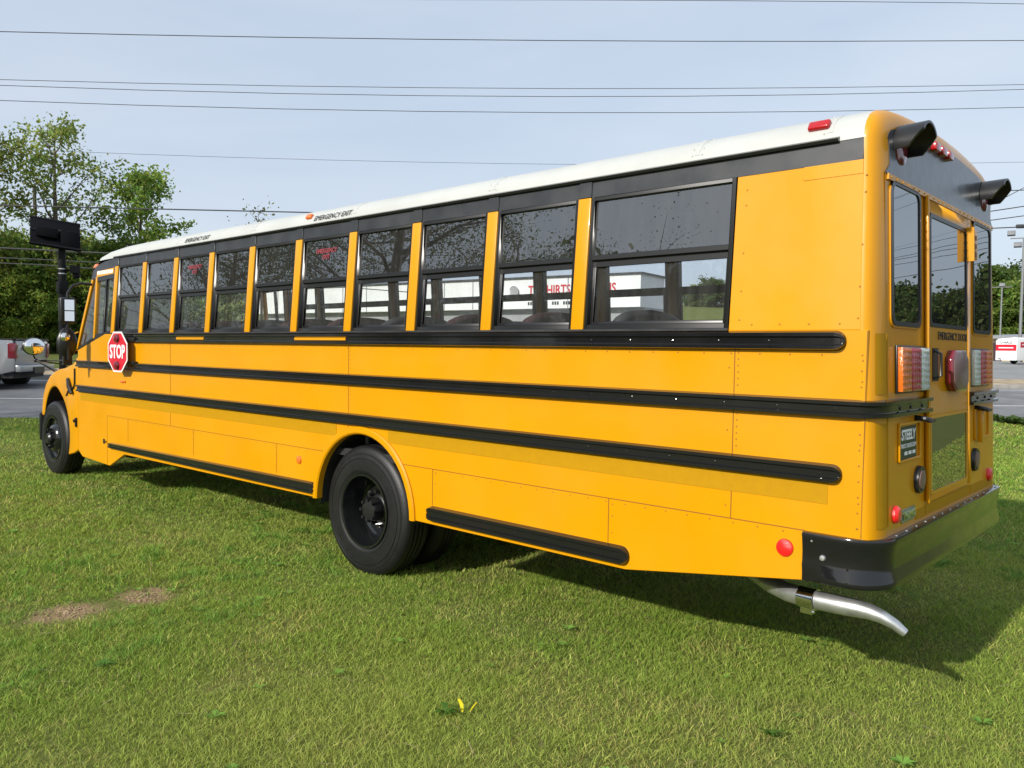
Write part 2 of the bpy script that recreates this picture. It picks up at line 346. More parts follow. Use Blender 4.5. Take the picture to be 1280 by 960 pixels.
def arch(cx,cz,r_,zb,n=22,rx=None):
    rx=rx or r_
    a0=math.asin(max(-1,min(1,(zb-cz)/r_)))
    return [(cx+rx*math.cos(a),cz+r_*math.sin(a)) for a in [a0+(PI-2*a0)*k/n for k in range(n+1)]]
ZS=.95
for side in (1,-1):
    sy=lambda y:y if side>0 else -W-y
    # lower side panel
    low=[(.065,ZS),(.34,ZS),(.34,.703),(1.40,.548)]+[(p[0],p[1]) for p in arch(AX,AZ,AR,.547)][0:0]
    low+=[(3.93-AR,.547)]
    ar=arch(AX,AZ,AR,.547); low=low[:-1]+ar[::-1]
    if side>0: low+=[(8.50,.525),(8.93,.346),(9.80,.372),(9.93,.44),(9.93,1.74),(9.05,1.945)]
    else: low+=[(8.50,.525),(8.93,.346),(9.80,.372),(9.93,.44),(9.93,1.74),(9.05,1.945)]
    low+=[(.065,1.945)]
    m=MB(); m.prism(low,lambda p,k:(p[0],sy(-.045*k),p[1])); spn=B('side_panel',m,'yellow',bevel=.003,segs=1,angle=25)
    if side>0: SPAN=spn
    # arch moulding
    m=MB(); a=arch(AX,AZ,AR+.02,.545,26); secs=[]
    for (x,z) in a:
        dx,dz=x-AX,z-AZ; l=math.hypot(dx,dz); dx/=l; dz/=l
        secs.append([(x+dx*q,sy(yy),z+dz*q) for q,yy in ((-.03,-.04),(-.03,.012),(-.018,.022),(.018,.022),(.03,.012),(.03,-.002))])
    m.loft(secs,True); B('wheel_arch_trim',m,'yellow')
    # wheel well liner, carried in to the centreline to keep the arch dark
    m=MB(); a=arch(AX,AZ,AR-.005,.5,22); m.loft([[(x,sy(-.03),z) for x,z in a],[(x,sy(-1.2),z) for x,z in a]]); B('wheel_well',m,'dark')
    # upper rear panel
    m=MB(); m.prism([(.0665+.037*.945,1.945),(.778,1.945),(.778,2.76),(.0665+.037*1.76,2.76)],lambda p,k:flip([(p[0],yl(p[1])-.03*k,p[1])],side)[0]); B('rear_quarter_panel',m,'yellow',bevel=.002,segs=1)
    # header
    m=MB(); lslab(m,.134,8.86,2.757,2.86,-.03,.003,side); B('header_panel',m,'header')
    m=MB(); m.loft([flip([(x,yl(2.86)+.0,2.855),(x,yl(2.86)+.022,2.858),(x,yl(2.86)+.026,2.872),(x,yl(2.86)+.012,2.882),(x,yl(2.86)-.01,2.885)],side) for x in (.25,8.9)],True); B('drip_rail',m,'black')
    # sill
    m=MB(); lslab(m,.78,8.86,1.945,1.958,-.06,.012,side); B('window_sill',m,'header')
    # posts
    for k,x in enumerate(XP):
        m=MB(); lslab(m,x-PW,x+PW,1.955,2.757,-.05,.014,side); B('window_post',m,'yellow',bevel=.006)
    for x in XP:
        m=MB(); lslab(m,x-PW,x+PW,2.758,2.858,.0,.012,side); B('header_joint',m,'header',bevel=.004,segs=1)
    # windows
    bays=[(XP[k+1]+PW,XP[k]-PW) for k in range(9)]+[(.783,XP[9]-PW)]
    for k,(a_,b_) in enumerate(bays):
        m=MB(); e=.022
        lslab(m,a_,a_+e,1.958,2.757,-.05,.004,side); lslab(m,b_-e,b_,1.958,2.757,-.05,.004,side)
        lslab(m,a_+e,b_-e,1.958,1.985,-.05,.004,side); lslab(m,a_+e,b_-e,2.735,2.757,-.05,.004,side)
        lslab(m,a_+e,b_-e,2.375,2.405,-.045,-.002,side)           # upper sash bottom bar
        lslab(m,a_+e,b_-e,2.335,2.378,-.05,-.024,side)           # lower sash top bar
        lslab(m,a_+e,a_+e+.022,1.985,2.335,-.05,-.024,side); lslab(m,b_-e-.022,b_-e,1.985,2.335,-.05,-.024,side); lslab(m,a_+e+.022,b_-e-.022,1.985,2.005,-.05,-.024,side)
        wf=B('window',m,'frame',bevel=.002,segs=1)
        m=MB(); lslab(m,a_+e-.004,b_-e+.004,2.40,2.74,-.020,-.016,side); obj('upper_pane',m,'glass_up' if side>0 else 'glass_far',wf,smooth=False)
        m=MB(); lslab(m,a_+e+.018,b_-e-.018,2.0,2.345,-.042,-.038,side); obj('lower_pane',m,'glass_lo',wf,smooth=False)
        if side>0 and k in (2,5):
            text('decal','EMERGENCY\nEXIT' ,.052,((a_+b_)/2,yl(2.6)-.013,2.61),(-1,0,0),(0,-.06/.81,1),'redink',wf,bold=.002)
    # rub rails -------------------------------------------------
def rail_sec(h=.10,p=.036): 
    return [(0,0),(p,.10),(p,.26),(p*.62,.34),(p*.62,.64),(p,.72),(p,.90),(0,1)]
def sweep(path,prof):
    """path (x,y) list outward normal computed; prof(i)->list of (off,z)"""
    secs=[]
    for i,p in enumerate(path):
        a=Vector(path[max(i-1,0)]); b=Vector(path[min(i+1,len(path)-1)]); p_=Vector(p)
        d1=(p_-a).normalized() if i>0 else (b-p_).normalized(); d2=(b-p_).normalized() if i<len(path)-1 else d1
        n1=Vector((-d1.y,d1.x)); n2=Vector((-d2.y,d2.x)); nn=(n1+n2).normalized(); k=1/max(.5,nn.dot(n1))
        secs.append([(p[0]+nn.x*o*k,p[1]+nn.y*o*k,z) for o,z in prof(i)])
    return secs
def side_rail(x0,x1,z0,z1,side=1,round0=True,round1=True,z0b=None,z1b=None,p=.036,name='rub_rail'):
    """straight rail; z0..z1 at x0 end and z0b..z1b at x1 end"""
    z0b=z0 if z0b is None else z0b; z1b=z1 if z1b is None else z1b
    h=z1-z0; rr=h*.5; xs=[]
    if round0: xs+=[(x0+rr*(1-math.cos(a)),math.sin(a)) for a in (0.05,.3,.6,.9,1.2,PI/2)]
    else: xs.append((x0,1))
    if round1: xs+=[(x1-rr*(1-math.cos(a)),math.sin(a)) for a in (PI/2,1.2,.9,.6,.3,0.05)]
    else: xs.append((x1,1))
    secs=[]
    for x,s in xs:
        f_=(x-x0)/(x1-x0); a_=z0+(z0b-z0)*f_; b_=z1+(z1b-z1)*f_; c=(a_+b_)/2; hh=(b_-a_)/2*s
        dp=min(1,.35+s*.8)
        secs.append(flip([(x,o*dp if o else -.004,c-hh+2*hh*q) for o,q in rail_sec(p=p)],side))
    m=MB(); m.loft(secs,True); n=int((x1-x0)/.28)
    for i in range(n+1):
        x=x0+.1+(x1-x0-.2)*i/max(1,n); zc=(z0+z1)/2+((z0b+z1b)/2-(z0+z1)/2)*(x-x0)/(x1-x0)
        y=p*.62; m.ball(flip([(x,y,zc)],side)[0],.006,.004,.006,8,4)
    rl=B(name,m,'black',angle=28)
    return rl
for side in (1,-1):
    side_rail(.163,8.75,1.842,1.943,side)
    side_rail(.163,9.92,1.202,1.298,side,round1=False)
    side_rail(4.56,8.93,.572,.676,side,z0b=.566,z1b=.634)
    side_rail(1.37,3.135,.572,.686,side)
# middle rail wraps round the corners
def corner(x_lean,y0,rx,ry,n=8): return [(x_lean+rx*(1-math.sin(a)),y0-ry*(1-math.cos(a))) for a in [PI/2*k/n for k in range(n+1)]]
cx=.021
path=[(.79,-W+.0)] # placeholder
pa=[(9.93,0.0),(.11,0.0)]+[(.021+.09*(1-math.sin(a)),-.17*(1-math.cos(a))) for a in [PI/2*k/8 for k in range(1,9)]]+[(.021,-.79)]
pa2=[(x,-W-y) for x,y in pa][::-1]
for q in (pa,pa2):
    m=MB()
    def prof(i): return [((-o if True else o) if o else .004,1.521+.094*s) for o,s in rail_sec(p=.038)]
    m.loft(sweep(q,prof),True); sgn=1 if q is pa else -1
    for i in range(34): m.ball(flip([(.2+i*.29,.024,1.568)],sgn)[0],.006,.004,.006,8,4)
    for yy in (-.28,-.45,-.64): m.ball(flip([(-.005,yy,1.568)],sgn)[0],.005,.01,.01,8,4)
    rl=B('rub_rail',m,'black',angle=28)
# reflective tape
m=MB()
for a_,b_ in ((.23,3.60),(4.27,9.85)): m.box(a_,b_,-.001,.0025,1.098,1.2015)
B('reflective_tape',m,'tape',smooth=False)
# yellow number strips on the top rail and panel seams, rivets
m=MB()
for a_,b_ in ((6.5,7.1),(4.12,4.86)): m.box(a_,b_,.022,.026,1.883,1.905)
B('marker_strip',m,'yellow')
m=MB(); e=.0035; g=.0045
m.box(.34,AX-.47,.0,e*.6,.953-g/2,.953+g/2); m.box(AX+.47,9.0,.0,e*.6,.953-g/2,.953+g/2)
for x in (8.995,8.387,6.764,5.178,3.087,1.526): m.box(x-g/2,x+g/2,0,e*.6,.69 if x<9 and x!=8.995 else .36,.951)
for x in (7.29,4.11,.738): m.box(x-g/2,x+g/2,0,e*.6,.955 if x!=4.11 else 1.145,1.20); m.box(x-g/2,x+g/2,0,e*.6,1.30,1.52); m.box(x-g/2,x+g/2,0,e*.6,1.617,1.84)
m.box(.066,.069,0,e*.6,.96,1.94)
attach(SPAN,m,'seam')
m=MB()
def riv(x,z,y=0.): m.ball((x,y,z),.0055,.003,.0055,6,4)
for i in range(62):
    x=.45+i*.137
    if abs(x-AX)>.75: riv(x,.932)
for z in (1.0,1.12,1.4,1.7,1.8): riv(.085,z)
for z in (.6,.7,.8,.87): 
    for x in (1.5,3.06,5.2,6.79): riv(x,z+.05)
for z in (1.75,1.42,1.02): riv(.77,z)
for z in (2.0,2.15,2.35,2.6,2.68): riv(.72,z,yl(z)); riv(.115,z,yl(z))
for x in (.2,.35,.5,.65): riv(x,1.975,yl(1.975))
for x in (.16,.24,.33,.42): riv(x,2.70,yl(2.7))
for xs_ in (7.27,4.09,.718):
    for q_ in range(6):
        riv(xs_,1.34+.034*q_); riv(xs_,1.66+.034*q_)
for i in range(118):
    x=.2+i*.08
    if i%2: riv(x,1.825)
for q_ in range(12): riv(.088,1.0+.075*q_)
attach(SPAN,m,'rivet')
# access flap outline and small overlap plate at rear top
m=MB(); m.prism([(.0675+.037*1.69,2.69),(.42,2.69),(.42,2.757),(.0675+.037*1.757,2.757)],lambda p,k:(p[0],yl(p[1])+.003*k,p[1])); B('corner_patch',m,'yellow')
# ------------------------------------------------ roof
HALF=[(-.062,2.862),(-.070,2.91),(-.090,2.948),(-.13,2.985),(-.20,3.018),(-.32,3.045),(-.50,3.066),(-.72,3.083),(-.95,3.094),(-1.22,3.098)]
PROF=HALF+[(-W-y,z) for y,z in HALF[::-1][1:]]
def roofsec(x,sc=0.,dz=0.): # sc shrink
    o=[]
    for y,z in PROF: o.append((x,YC+(y-YC)*(1-sc),2.862+(z-2.862)*(1-.2*sc*4)+dz*(z-2.862)/.24))
    return o
def roofpiece(x0,x1):
    return None
m=MB(); secs=[roofsec(x) for x in (.136,2.0,4.0,6.0,8.2)]+[roofsec(8.85,0,-.012),roofsec(9.2,.004,-.05),roofsec(9.42,.02,-.11),roofsec(9.5,.05,-.17)]
m.loft(secs); m.add(secs[-1],[tuple(range(len(PROF)))]); m.add(secs[0],[tuple(range(len(PROF)))]); rf=B('roof',m,'white',angle=50)
m=MB()
for x in (.30,1.03,2.59,4.15,5.71,7.27):   # roof bow seams: lapped joints
    m.loft([[(xx,YC+(y-YC)*1.0012,2.862+(z-2.862)*1.006+dd) for y,z in PROF[1:-1]] for xx,dd in ((x-.014,-.003),(x-.013,.001),(x+.013,.001),(x+.014,-.003))])
obj('roof_seam',m,'white',rf)
m=MB()
for x in (.33,1.0,1.06,2.56,2.62,4.12,4.18,5.68,5.74):
    for i in (1,2,3,4,5): y,z=PROF[i]; m.ball((x,y,z),.006,.005,.006,6,4)
attach(rf,m,'white')
for (xa,sz) in ((6.83,.058),(4.45,.058)):
    p0=Vector((xa,-.066,2.885)); p1=Vector((xa,-.088,2.944)); upv=(p1-p0).normalized(); nrm=Vector((-1,0,0)).cross(upv)
    text('roof_lettering','EMERGENCY EXIT',.064,Vector((xa,-.0745,2.920))+nrm*.006,(-1,0,0),upv,'ink',bus,shear=.3,xs=1.02)
# ------------------------------------------------ rear cap
def lean(z): return .037*(z-1)
SIDEP=[(0.,.95),(0.,1.2),(0.,1.5),(0.,1.95),(-.015,2.15),(-.03,2.35),(-.045,2.55),(-.06,2.76)]
full=SIDEP+HALF; fullp=full+[(-W-y,z) for y,z in full[::-1][1:]]
def inset(pl,d):
    o=[]; n=len(pl)
    for i,(y,z) in enumerate(pl):
        a=pl[max(i-1,0)]; b=pl[min(i+1,n-1)]; dy,dz=b[0]-a[0],b[1]-a[1]; l=math.hypot(dy,dz)
        ny,nz=dz/l,-dy/l   # left normal..
        # inward direction points toward the body centre
        cy,cz=YC-y,2.0-z
        if ny*cy+nz*(min(cz,0) if z>2.8 else 0)<0 and abs(ny)>.3: ny,nz=-ny,-nz
        elif abs(ny)<=.3 and nz>0: ny,nz=-ny,-nz
        k=d if z<2.8 else d*(1-.35*min(1,(z-2.8)/.25))
        o.append((y+ny*k,z+nz*k if z>1 else z))
    return o
m=MB(); secs=[]
for b_,d in ((.0665,0.0),(.055,.0015),(.042,.008),(.024,.028),(.010,.065),(.002,.11),(0.,.15)):
    secs.append([(b_+lean(z),y,z) for y,z in inset(fullp,d)])
m.loft(secs); B('rear_cap',m,'yellow',angle=50)
rim=inset(fullp,.15); rimL=[p for p in rim if p[0]>YC-1e-6]
# rear face in cells with openings for the windows
m=MB()
wins=[(-.67,-.227,1.985,2.672),(-1.60,-.83,1.985,2.60),(-2.213,-1.77,1.985,2.672)]
ys=sorted({-.15,-.16,-2.28,-2.29,-.227,-.67,-.83,-1.60,-1.77,-2.213}); zs=sorted({.95,1.985,2.60,2.672,2.70})
for i in range(len(ys)-1):
    for j in range(len(zs)-1):
        yc=(ys[i]+ys[i+1])/2; zc=(zs[j]+zs[j+1])/2
        if any(a<yc<b and c<zc<d for a,b,c,d in wins): continue
        x=lambda z:lean(z)
        m.add([(x(zs[j]),ys[i],zs[j]),(x(zs[j]),ys[i+1],zs[j]),(x(zs[j+1]),ys[i+1],zs[j+1]),(x(zs[j+1]),ys[i],zs[j+1])],[(0,1,2,3)])
top=[(y,z) for y,z in rim if z>2.5]
B('rear_wall',m,'yellow',smooth=False)
m=MB(); pl=[(max(min(y,-.15),-2.29),z) for y,z in rim if z>2.72]; pl=[(-.15,2.701)]+pl+[(-2.29,2.701)]
m.prism(pl,lambda p,k:(lean(p[1])-.004+.03*k,p[0],p[1])); B('rear_top_panel',m,'soot',smooth=False)
m=MB(); m.box(-.0,.01,-2.27,-.17,0,0.001) if False else None
lo=lambda z,o:lean(z)-o
def rbox(m,y0,y1,z0,z1,o0,o1): # box on rear wall; o outward(-x)
    m.hexa([(lo(z0,o0),y0,z0),(lo(z0,o1),y0,z0),(lo(z0,o1),y1,z0),(lo(z0,o0),y1,z0),(lo(z1,o0),y0,z1),(lo(z1,o1),y0,z1),(lo(z1,o1),y1,z1),(lo(z1,o0),y1,z1)])
m=MB(); rbox(m,-2.27,-.17,2.672,2.70,.001,.012)
for i in range(24): z=2.686; m.ball((lo(z,.014),-.2-i*.089,z),.003,.005,.005,6,4)
B('rear_moulding',m,'yellow')
def rrect(y0,y1,z0,z1,r_,n=5):
    pts=[]
    for cy,cz,a0 in ((y1-r_,z1-r_,0),(y0+r_,z1-r_,PI/2),(y0+r_,z0+r_,PI),(y1-r_,z0+r_,1.5*PI)):
        for k in range(n+1): a=a0+PI/2*k/n; pts.append((cy+r_*math.cos(a),cz+r_*math.sin(a)))
    return pts
def ring(m,outer,inner,fn0):
    n=len(outer); vs=[fn0(p,0) for p in outer]+[fn0(p,1) for p in outer]+[fn0(p,1) for p in inner]+[fn0(p,0) for p in inner]; fs=[]
    for i in range(n):
        j=(i+1)%n
        for k in range(4): fs.append((k*n+i,k*n+j,((k+1)%4)*n+j,((k+1)%4)*n+i))
    m.add(vs,fs)
# rear door
m=MB(); rbox(m,-1.685,-.765,1.045,2.665,.002,.010)
door=None
dm=MB()
ysd=[-1.685,-1.61,-1.595,-.84,-.83,-.765]; zsd=[1.045,1.075,1.50,1.985,2.60,2.668]
def rcell(m,y0,y1,z0,z1,o0=.002,o1=.012): rbox(m,y0,y1,z0,z1,o0,o1)
rcell(dm,-1.685,-1.60,1.045,2.668); rcell(dm,-.83,-.765,1.045,2.668)
rcell(dm,-1.60,-.83,2.60,2.668); rcell(dm,-1.60,-.83,1.505,1.985); rcell(dm,-1.60,-.83,1.045,1.072)
door=B('rear_door',dm,'yellow',bevel=.002,segs=1)
m=MB(); rbox(m,-.772,-.752,1.04,2.68,.011,.028); obj('door_hinge',m,'yellow',door,bevel=.004)
m=MB(); ring(m,rrect(-1.60,-.83,1.985,2.60,.03),rrect(-1.578,-.852,2.007,2.578,.03),lambda p,k:(lo(p[1],.003+.012*k),p[0],p[1])); fr=obj('door_window',m,'frame',door)
m=MB(); rbox(m,-1.59,-.84,1.995,2.59,.004,.009); obj('pane',m,'glass_dk',fr,smooth=False)
m=MB(); ring(m,rrect(-1.60,-.83,1.072,1.505,.02),rrect(-1.582,-.848,1.09,1.487,.02),lambda p,k:(lo(p[1],.003+.011*k),p[0],p[1])); fr=obj('lower_door_window',m,'yellow',door)
m=MB(); rbox(m,-1.59,-.84,1.08,1.497,.004,.009); obj('pane',m,'glass_dk',fr,smooth=False)
m=MB(); rbox(m,-.975,-.865,1.69,1.87,.013,.016); h=obj('door_handle_recess',m,'frame',door)
m=MB(); m.tube([(lo(1.85,.02),-.90,1.855),(lo(1.85,.045),-.91,1.84),(lo(1.72,.045),-.91,1.72),(lo(1.72,.02),-.90,1.705)],.008,8); obj('handle_lever',m,'hub',h)
text('door_lettering','EMERGENCY DOOR',.064,(lo(1.938,.0145),-1.28,1.938),(0,-1,0),(.037,0,1),'ink',door,xs=1.08)
for (a,b,c,d) in (wins[0],wins[2]):
    m=MB(); ring(m,rrect(a-.012,b+.012,c-.012,d+.006,.05),rrect(a+.012,b-.012,c+.012,d-.012,.045),lambda p,k:(lo(p[1],.0+.012*k),p[0],p[1])); fr=B('rear_window',m,'frame')
    m=MB(); m.prism(rrect(a+.005,b-.005,c+.005,d-.005,.045),lambda p,k:(lo(p[1],.002+.004*k),p[0],p[1])); obj('pane',m,'glass_dk',fr,smooth=False)
    m=MB(); ring(m,rrect(a-.022,b+.022,c-.022,d+.014 if d<2.67 else d-.004,.055),rrect(a-.012,b+.012,c-.012,d-.006,.05),lambda p,k:(lo(p[1],.0+.007*k),p[0],p[1])); obj('window_surround',m,'yellow',fr)
# tail lamps
for s in (1,-1):
    fy=lambda y:y if s>0 else -W-y
    m=MB(); a,b=sorted((fy(-.282),fy(-.752))); rbox(m,a,b,1.638,1.878,.0,.012); tl=B('tail_lamp',m,'frame',bevel=.004)
    for (p,q,mt) in ((-.292,-.435,'amber'),(-.445,-.595,'redled'),(-.605,-.742,'clear')):
        a,b=sorted((fy(p),fy(q)))
        mm=MB(); rbox(mm,a,b,1.648,1.868,.010,.034)
        for i in range(7):
            for j in range(4): mm.ball((lo(1.665+.031*i,.034),a+(b-a)*(j+.5)/4,1.665+.031*i),.003,.012,.012,8,5)
        obj('lens',mm,mt,tl,bevel=.004)
    m=MB(); m.lathe([(0,.0),(.0,-.03),(.02,-.03),(.05,-.026),(.055,-.012),(.066,-.012),(.070,0)],(lo(1.178,0),fy(-.642),1.178),'x',28); rr=B('reflector',m,'faded')
    m=MB(); m.lathe([(.056,-.002),(.056,-.022),(.070,-.022),(.074,-.002)],(lo(1.178,0),fy(-.642),1.178),'x',28); obj('reflector_ring',m,'hub',rr)
    m=MB(); m.lathe([(0,-.03),(.03,-.026),(.043,-.014),(.045,0)],(lo(1.045,0),fy(-.268),1.045),'x',20); B('marker_reflector',m,'reflector')
    # warning lamp visors
    cy=fy(-.375); cz=2.862; x0=lo(cz,.004); n=18; rr_=.108
    m=MB(); secs=[]
    for k in range(n+1):
        a=-.32+ (PI+.64)*k/n; ca,sa=math.cos(a),math.sin(a)
        dp=.03+.105*max(0,min(1,(sa+.8)/1.3))
        yy=cy+rr_*1.12*ca; zz=cz+rr_*sa*.95
        secs.append([(x0,yy,zz),(x0-dp,yy+.01*ca,zz+.004),(x0-dp,yy-.008*ca,zz-.008*sa),(x0,cy+(rr_-.012)*1.1*ca,cz+(rr_-.012)*sa*.95)])
    m.loft(secs,True); v=B('lamp_visor',m,'frame')
    m=MB(); m.lathe([(0,-.02),(.055,-.017),(.088,-.008),(.092,0)],(x0,cy,cz),'x',28); obj('lens',m,'maroon',v)
# centre octagonal stop lamp
m=MB(); c=.05; oy0,oy1,oz0,oz1=-1.45,-1.11,1.625,1.862
oc=[(oy0+c,oz0),(oy1-c*1.3,oz0),(oy1,oz0+c),(oy1,oz1-c),(oy1-c*1.3,oz1),(oy0+c,oz1),(oy0,oz1-c),(oy0,oz0+c)]
m.prism(oc,lambda p,k:(lo(p[1],-.0+.055*k+.012*(1-k)),p[0],p[1])); sl=B('centre_stop_lamp',m,'maroon',bevel=.006)
m=MB(); oi=[(-1.28+(y+1.28)*.9,1.7435+(z-1.7435)*.9) for y,z in oc]; m.prism(oi,lambda p,k:(lo(p[1],.0555+.004*k),p[0],p[1])); obj('lens',m,'faded',sl,bevel=.003)
# three identification lamps
for y in (-1.10,-1.22,-1.34) if False else (-.93,-1.06,-1.19):
    m=MB(); m.prism(rrect(y-.045,y+.045,2.945,2.992,.012,3),lambda p,k:(lo(p[1],-.002+.035*k),p[0],p[1])); B('identification_lamp',m,'red',bevel=.005)
# yellow door stay
m=MB(); rbox(m,-1.70,-1.60,2.42,2.60,.012,.048); 
ds=B('door_stay',m,'yellow',bevel=.004)
m=MB()
for z in (2.45,2.50,2.55): rbox(m,-1.67,-1.63,z-.014,z+.014,.049,.051)
obj('slot',m,'seam',ds)
m=MB(); rbox(m,-1.598,-1.585,2.405,2.61,.012,.055); obj('bracket',m,'yellow',ds)
# dealer plate in its recess
m=MB(); ring(m,rrect(-.665,-.315,1.292,1.49,.01,2),rrect(-.652,-.328,1.304,1.476,.008,2),lambda p,k:(lo(p[1],.0+.012*k),p[0],p[1])); pr_=B('plate_holder',m,'yellow',bevel=.002,segs=1)
m=MB(); rbox(m,-.60,-.33,1.306,1.468,.001,.006); pt=obj('dealer_plate',m,'plateg',pr_)
UPR=(.037,0,1)
text('plate_lettering','STEELY',.072,(lo(1.42,.007),-.465,1.424),(0,-1,0),UPR,'signwhite',pt,xs=.98,bold=.002,shear=.15)
text('plate_lettering','TRUCK SALES.COM',.031,(lo(1.372,.007),-.465,1.370),(0,-1,0),UPR,'signwhite',pt,xs=.95)
text('plate_lettering','800-882-0001',.026,(lo(1.332,.007),-.465,1.332),(0,-1,0),UPR,'signwhite',pt,xs=.95) if False else None
m=MB()
for i in range(3): rbox(m,-.40-i*.065-.045,-.40-i*.065,1.325,1.342,.0065,.0085)
obj('plate_small_print',m,'signwhite',pt)
m=MB(); ring(m,rrect(-2.165,-1.80,1.30,1.495,.01,2),rrect(-2.15,-1.815,1.313,1.48,.008,2),lambda p,k:(lo(p[1],.0+.012*k),p[0],p[1])); ph=B('plate_holder',m,'yellow',bevel=.002,segs=1)
m=MB(); rbox(m,-1.885,-1.845,1.285,1.51,.012,.04); obj('grab_edge',m,'yellow',ph,bevel=.004)
for yy in (-.60,-1.84):
    m=MB(); m.tube([(lo(1.5,.0),yy,1.505),(lo(1.5,.05),yy,1.50),(lo(1.5,.07),yy-.03,1.492)],.014,8); m.box(lo(1.5,.085),lo(1.5,.04),yy-.06,yy-.01,1.485,1.50); B('plate_lamp',m,'frame')
# maker's badge
m=MB(); rbox(m,-.575,-.362,.985,1.052,.0,.006); bd=B('badge',m,'chipped',bevel=.002,segs=1)
text('badge_lettering','THOMAS',.052,(lo(1.018,.008),-.468,1.018),(0,-1,0),UPR,'chrome',bd,xs=1.0,ext=.003,bold=.001)
# tape on rear
m=MB(); rbox(m,-.172,-.160,1.0,1.93,.0,.0025); B('corner_tape',m,'tape')
m=MB(); m.loft([[(b_+lean(z),-d+.0,z) for b_,d in ((.024,.0),)] for z in (1,2)]) if False else None
sec2=[]
for z in (1.0,1.5):
    sec2.append([(b_+lean(z)-.0022,-(d)+.001,z) for b_,d in ((.016,.049),(.010,.065),(.002,.11),(0.,.15))])
m.loft(sec2); sec2=[]
for z in (1.64,1.93): sec2.append([(b_+lean(z)-.0022,-(d)+.001,z) for b_,d in ((.016,.049),(.010,.065),(.002,.11),(0.,.15))])
m.loft(sec2); B('corner_tape',m,'tape') if m.v else None
m=MB(); rbox(m,-2.28,-1.70,.97,1.025,.0,.003); rbox(m,-.755,-.60,.97,1.02,.0,.003); rbox(m,-1.68,-.77,.972,1.03,.0,.003); B('rear_tape',m,'tape')
# bumper
bp=[(.337,.022),(.27,.022),(.23,.022),(.14,.022)]+[(-.034+.174*(1-math.sin(a)),.022-.19*(1-math.cos(a))) for a in [PI/2*k/9 for k in range(1,10)]]
bpath=bp+[(x,-W-y) for x,y in bp[::-1]]
bs=[(.0,.948),(.012,.958),(.028,.958),(.006,.950)] 
def bprof(i):
    fl=[0,.05,.8][i] if i<3 else ([0,.05,.8][len(bpath)-1-i] if i>len(bpath)-4 else 1)
    return [(-o*(fl if z<.79 and o>0 else 1),z) for o,z in ((-.06,.945),(.0,.954),(.012,.950),(.016,.940),(.010,.915),(.002,.86),(.002,.81),(.006,.79),(.018,.745),(.022,.728),(.018,.716),(.004,.711),(-.04,.715),(-.05,.94))]
m=MB(); m.loft(sweep(bpath,bprof),True); bm_=B('rear_bumper',m,'black',angle=40)
m=MB(); m.lathe([(0,.010),(.012,.008),(.016,0)],(.235,.028,.838),'y',14); m.lathe([(0,.008),(.008,.005),(.01,0)],(.29,.026,.915),'y',12)
for i in range(14): m.ball((-.03,-.2-i*.157,.955),.007,.007,.004,8,4)
attach(bm_,m,'galv')
# side reflectors and lamps
def sref(x,z,r_,mt,y=0.): m=MB(); m.lathe([(0,.018),(r_*.6,.016),(r_*.92,.010),(r_,0)],(x,y,z),'y',26); return B('side_reflector',m,mt)
sref(.437,.849,.046,'reflector'); sref(4.815,.843,.036,'orange')
m=MB(); m.box(8.44,8.58,0,.012,1.372,1.398); m.box(8.47,8.52,.012,.024,1.378,1.39); B('side_marker',m,'orange',bevel=.004)
# roof marker lamps
def rooflamp(x,y,z,mt,l=.055,h=.026): 
    m=MB(); c=Vector((x,y,z)); nn=Vector((0,.85,.53)); up_=Vector((0,-.53,.85)); m.obox(c,(l,0,0),nn*.022,up_*h); b=B('roof_marker_lamp',m,mt,bevel=.012,segs=3); return b
rooflamp(.362,-.094,2.956,'red'); rooflamp(4.80,-.088,2.948,'orange',.04,.024); rooflamp(9.55,-.10,2.80,'orange',.05,.03)
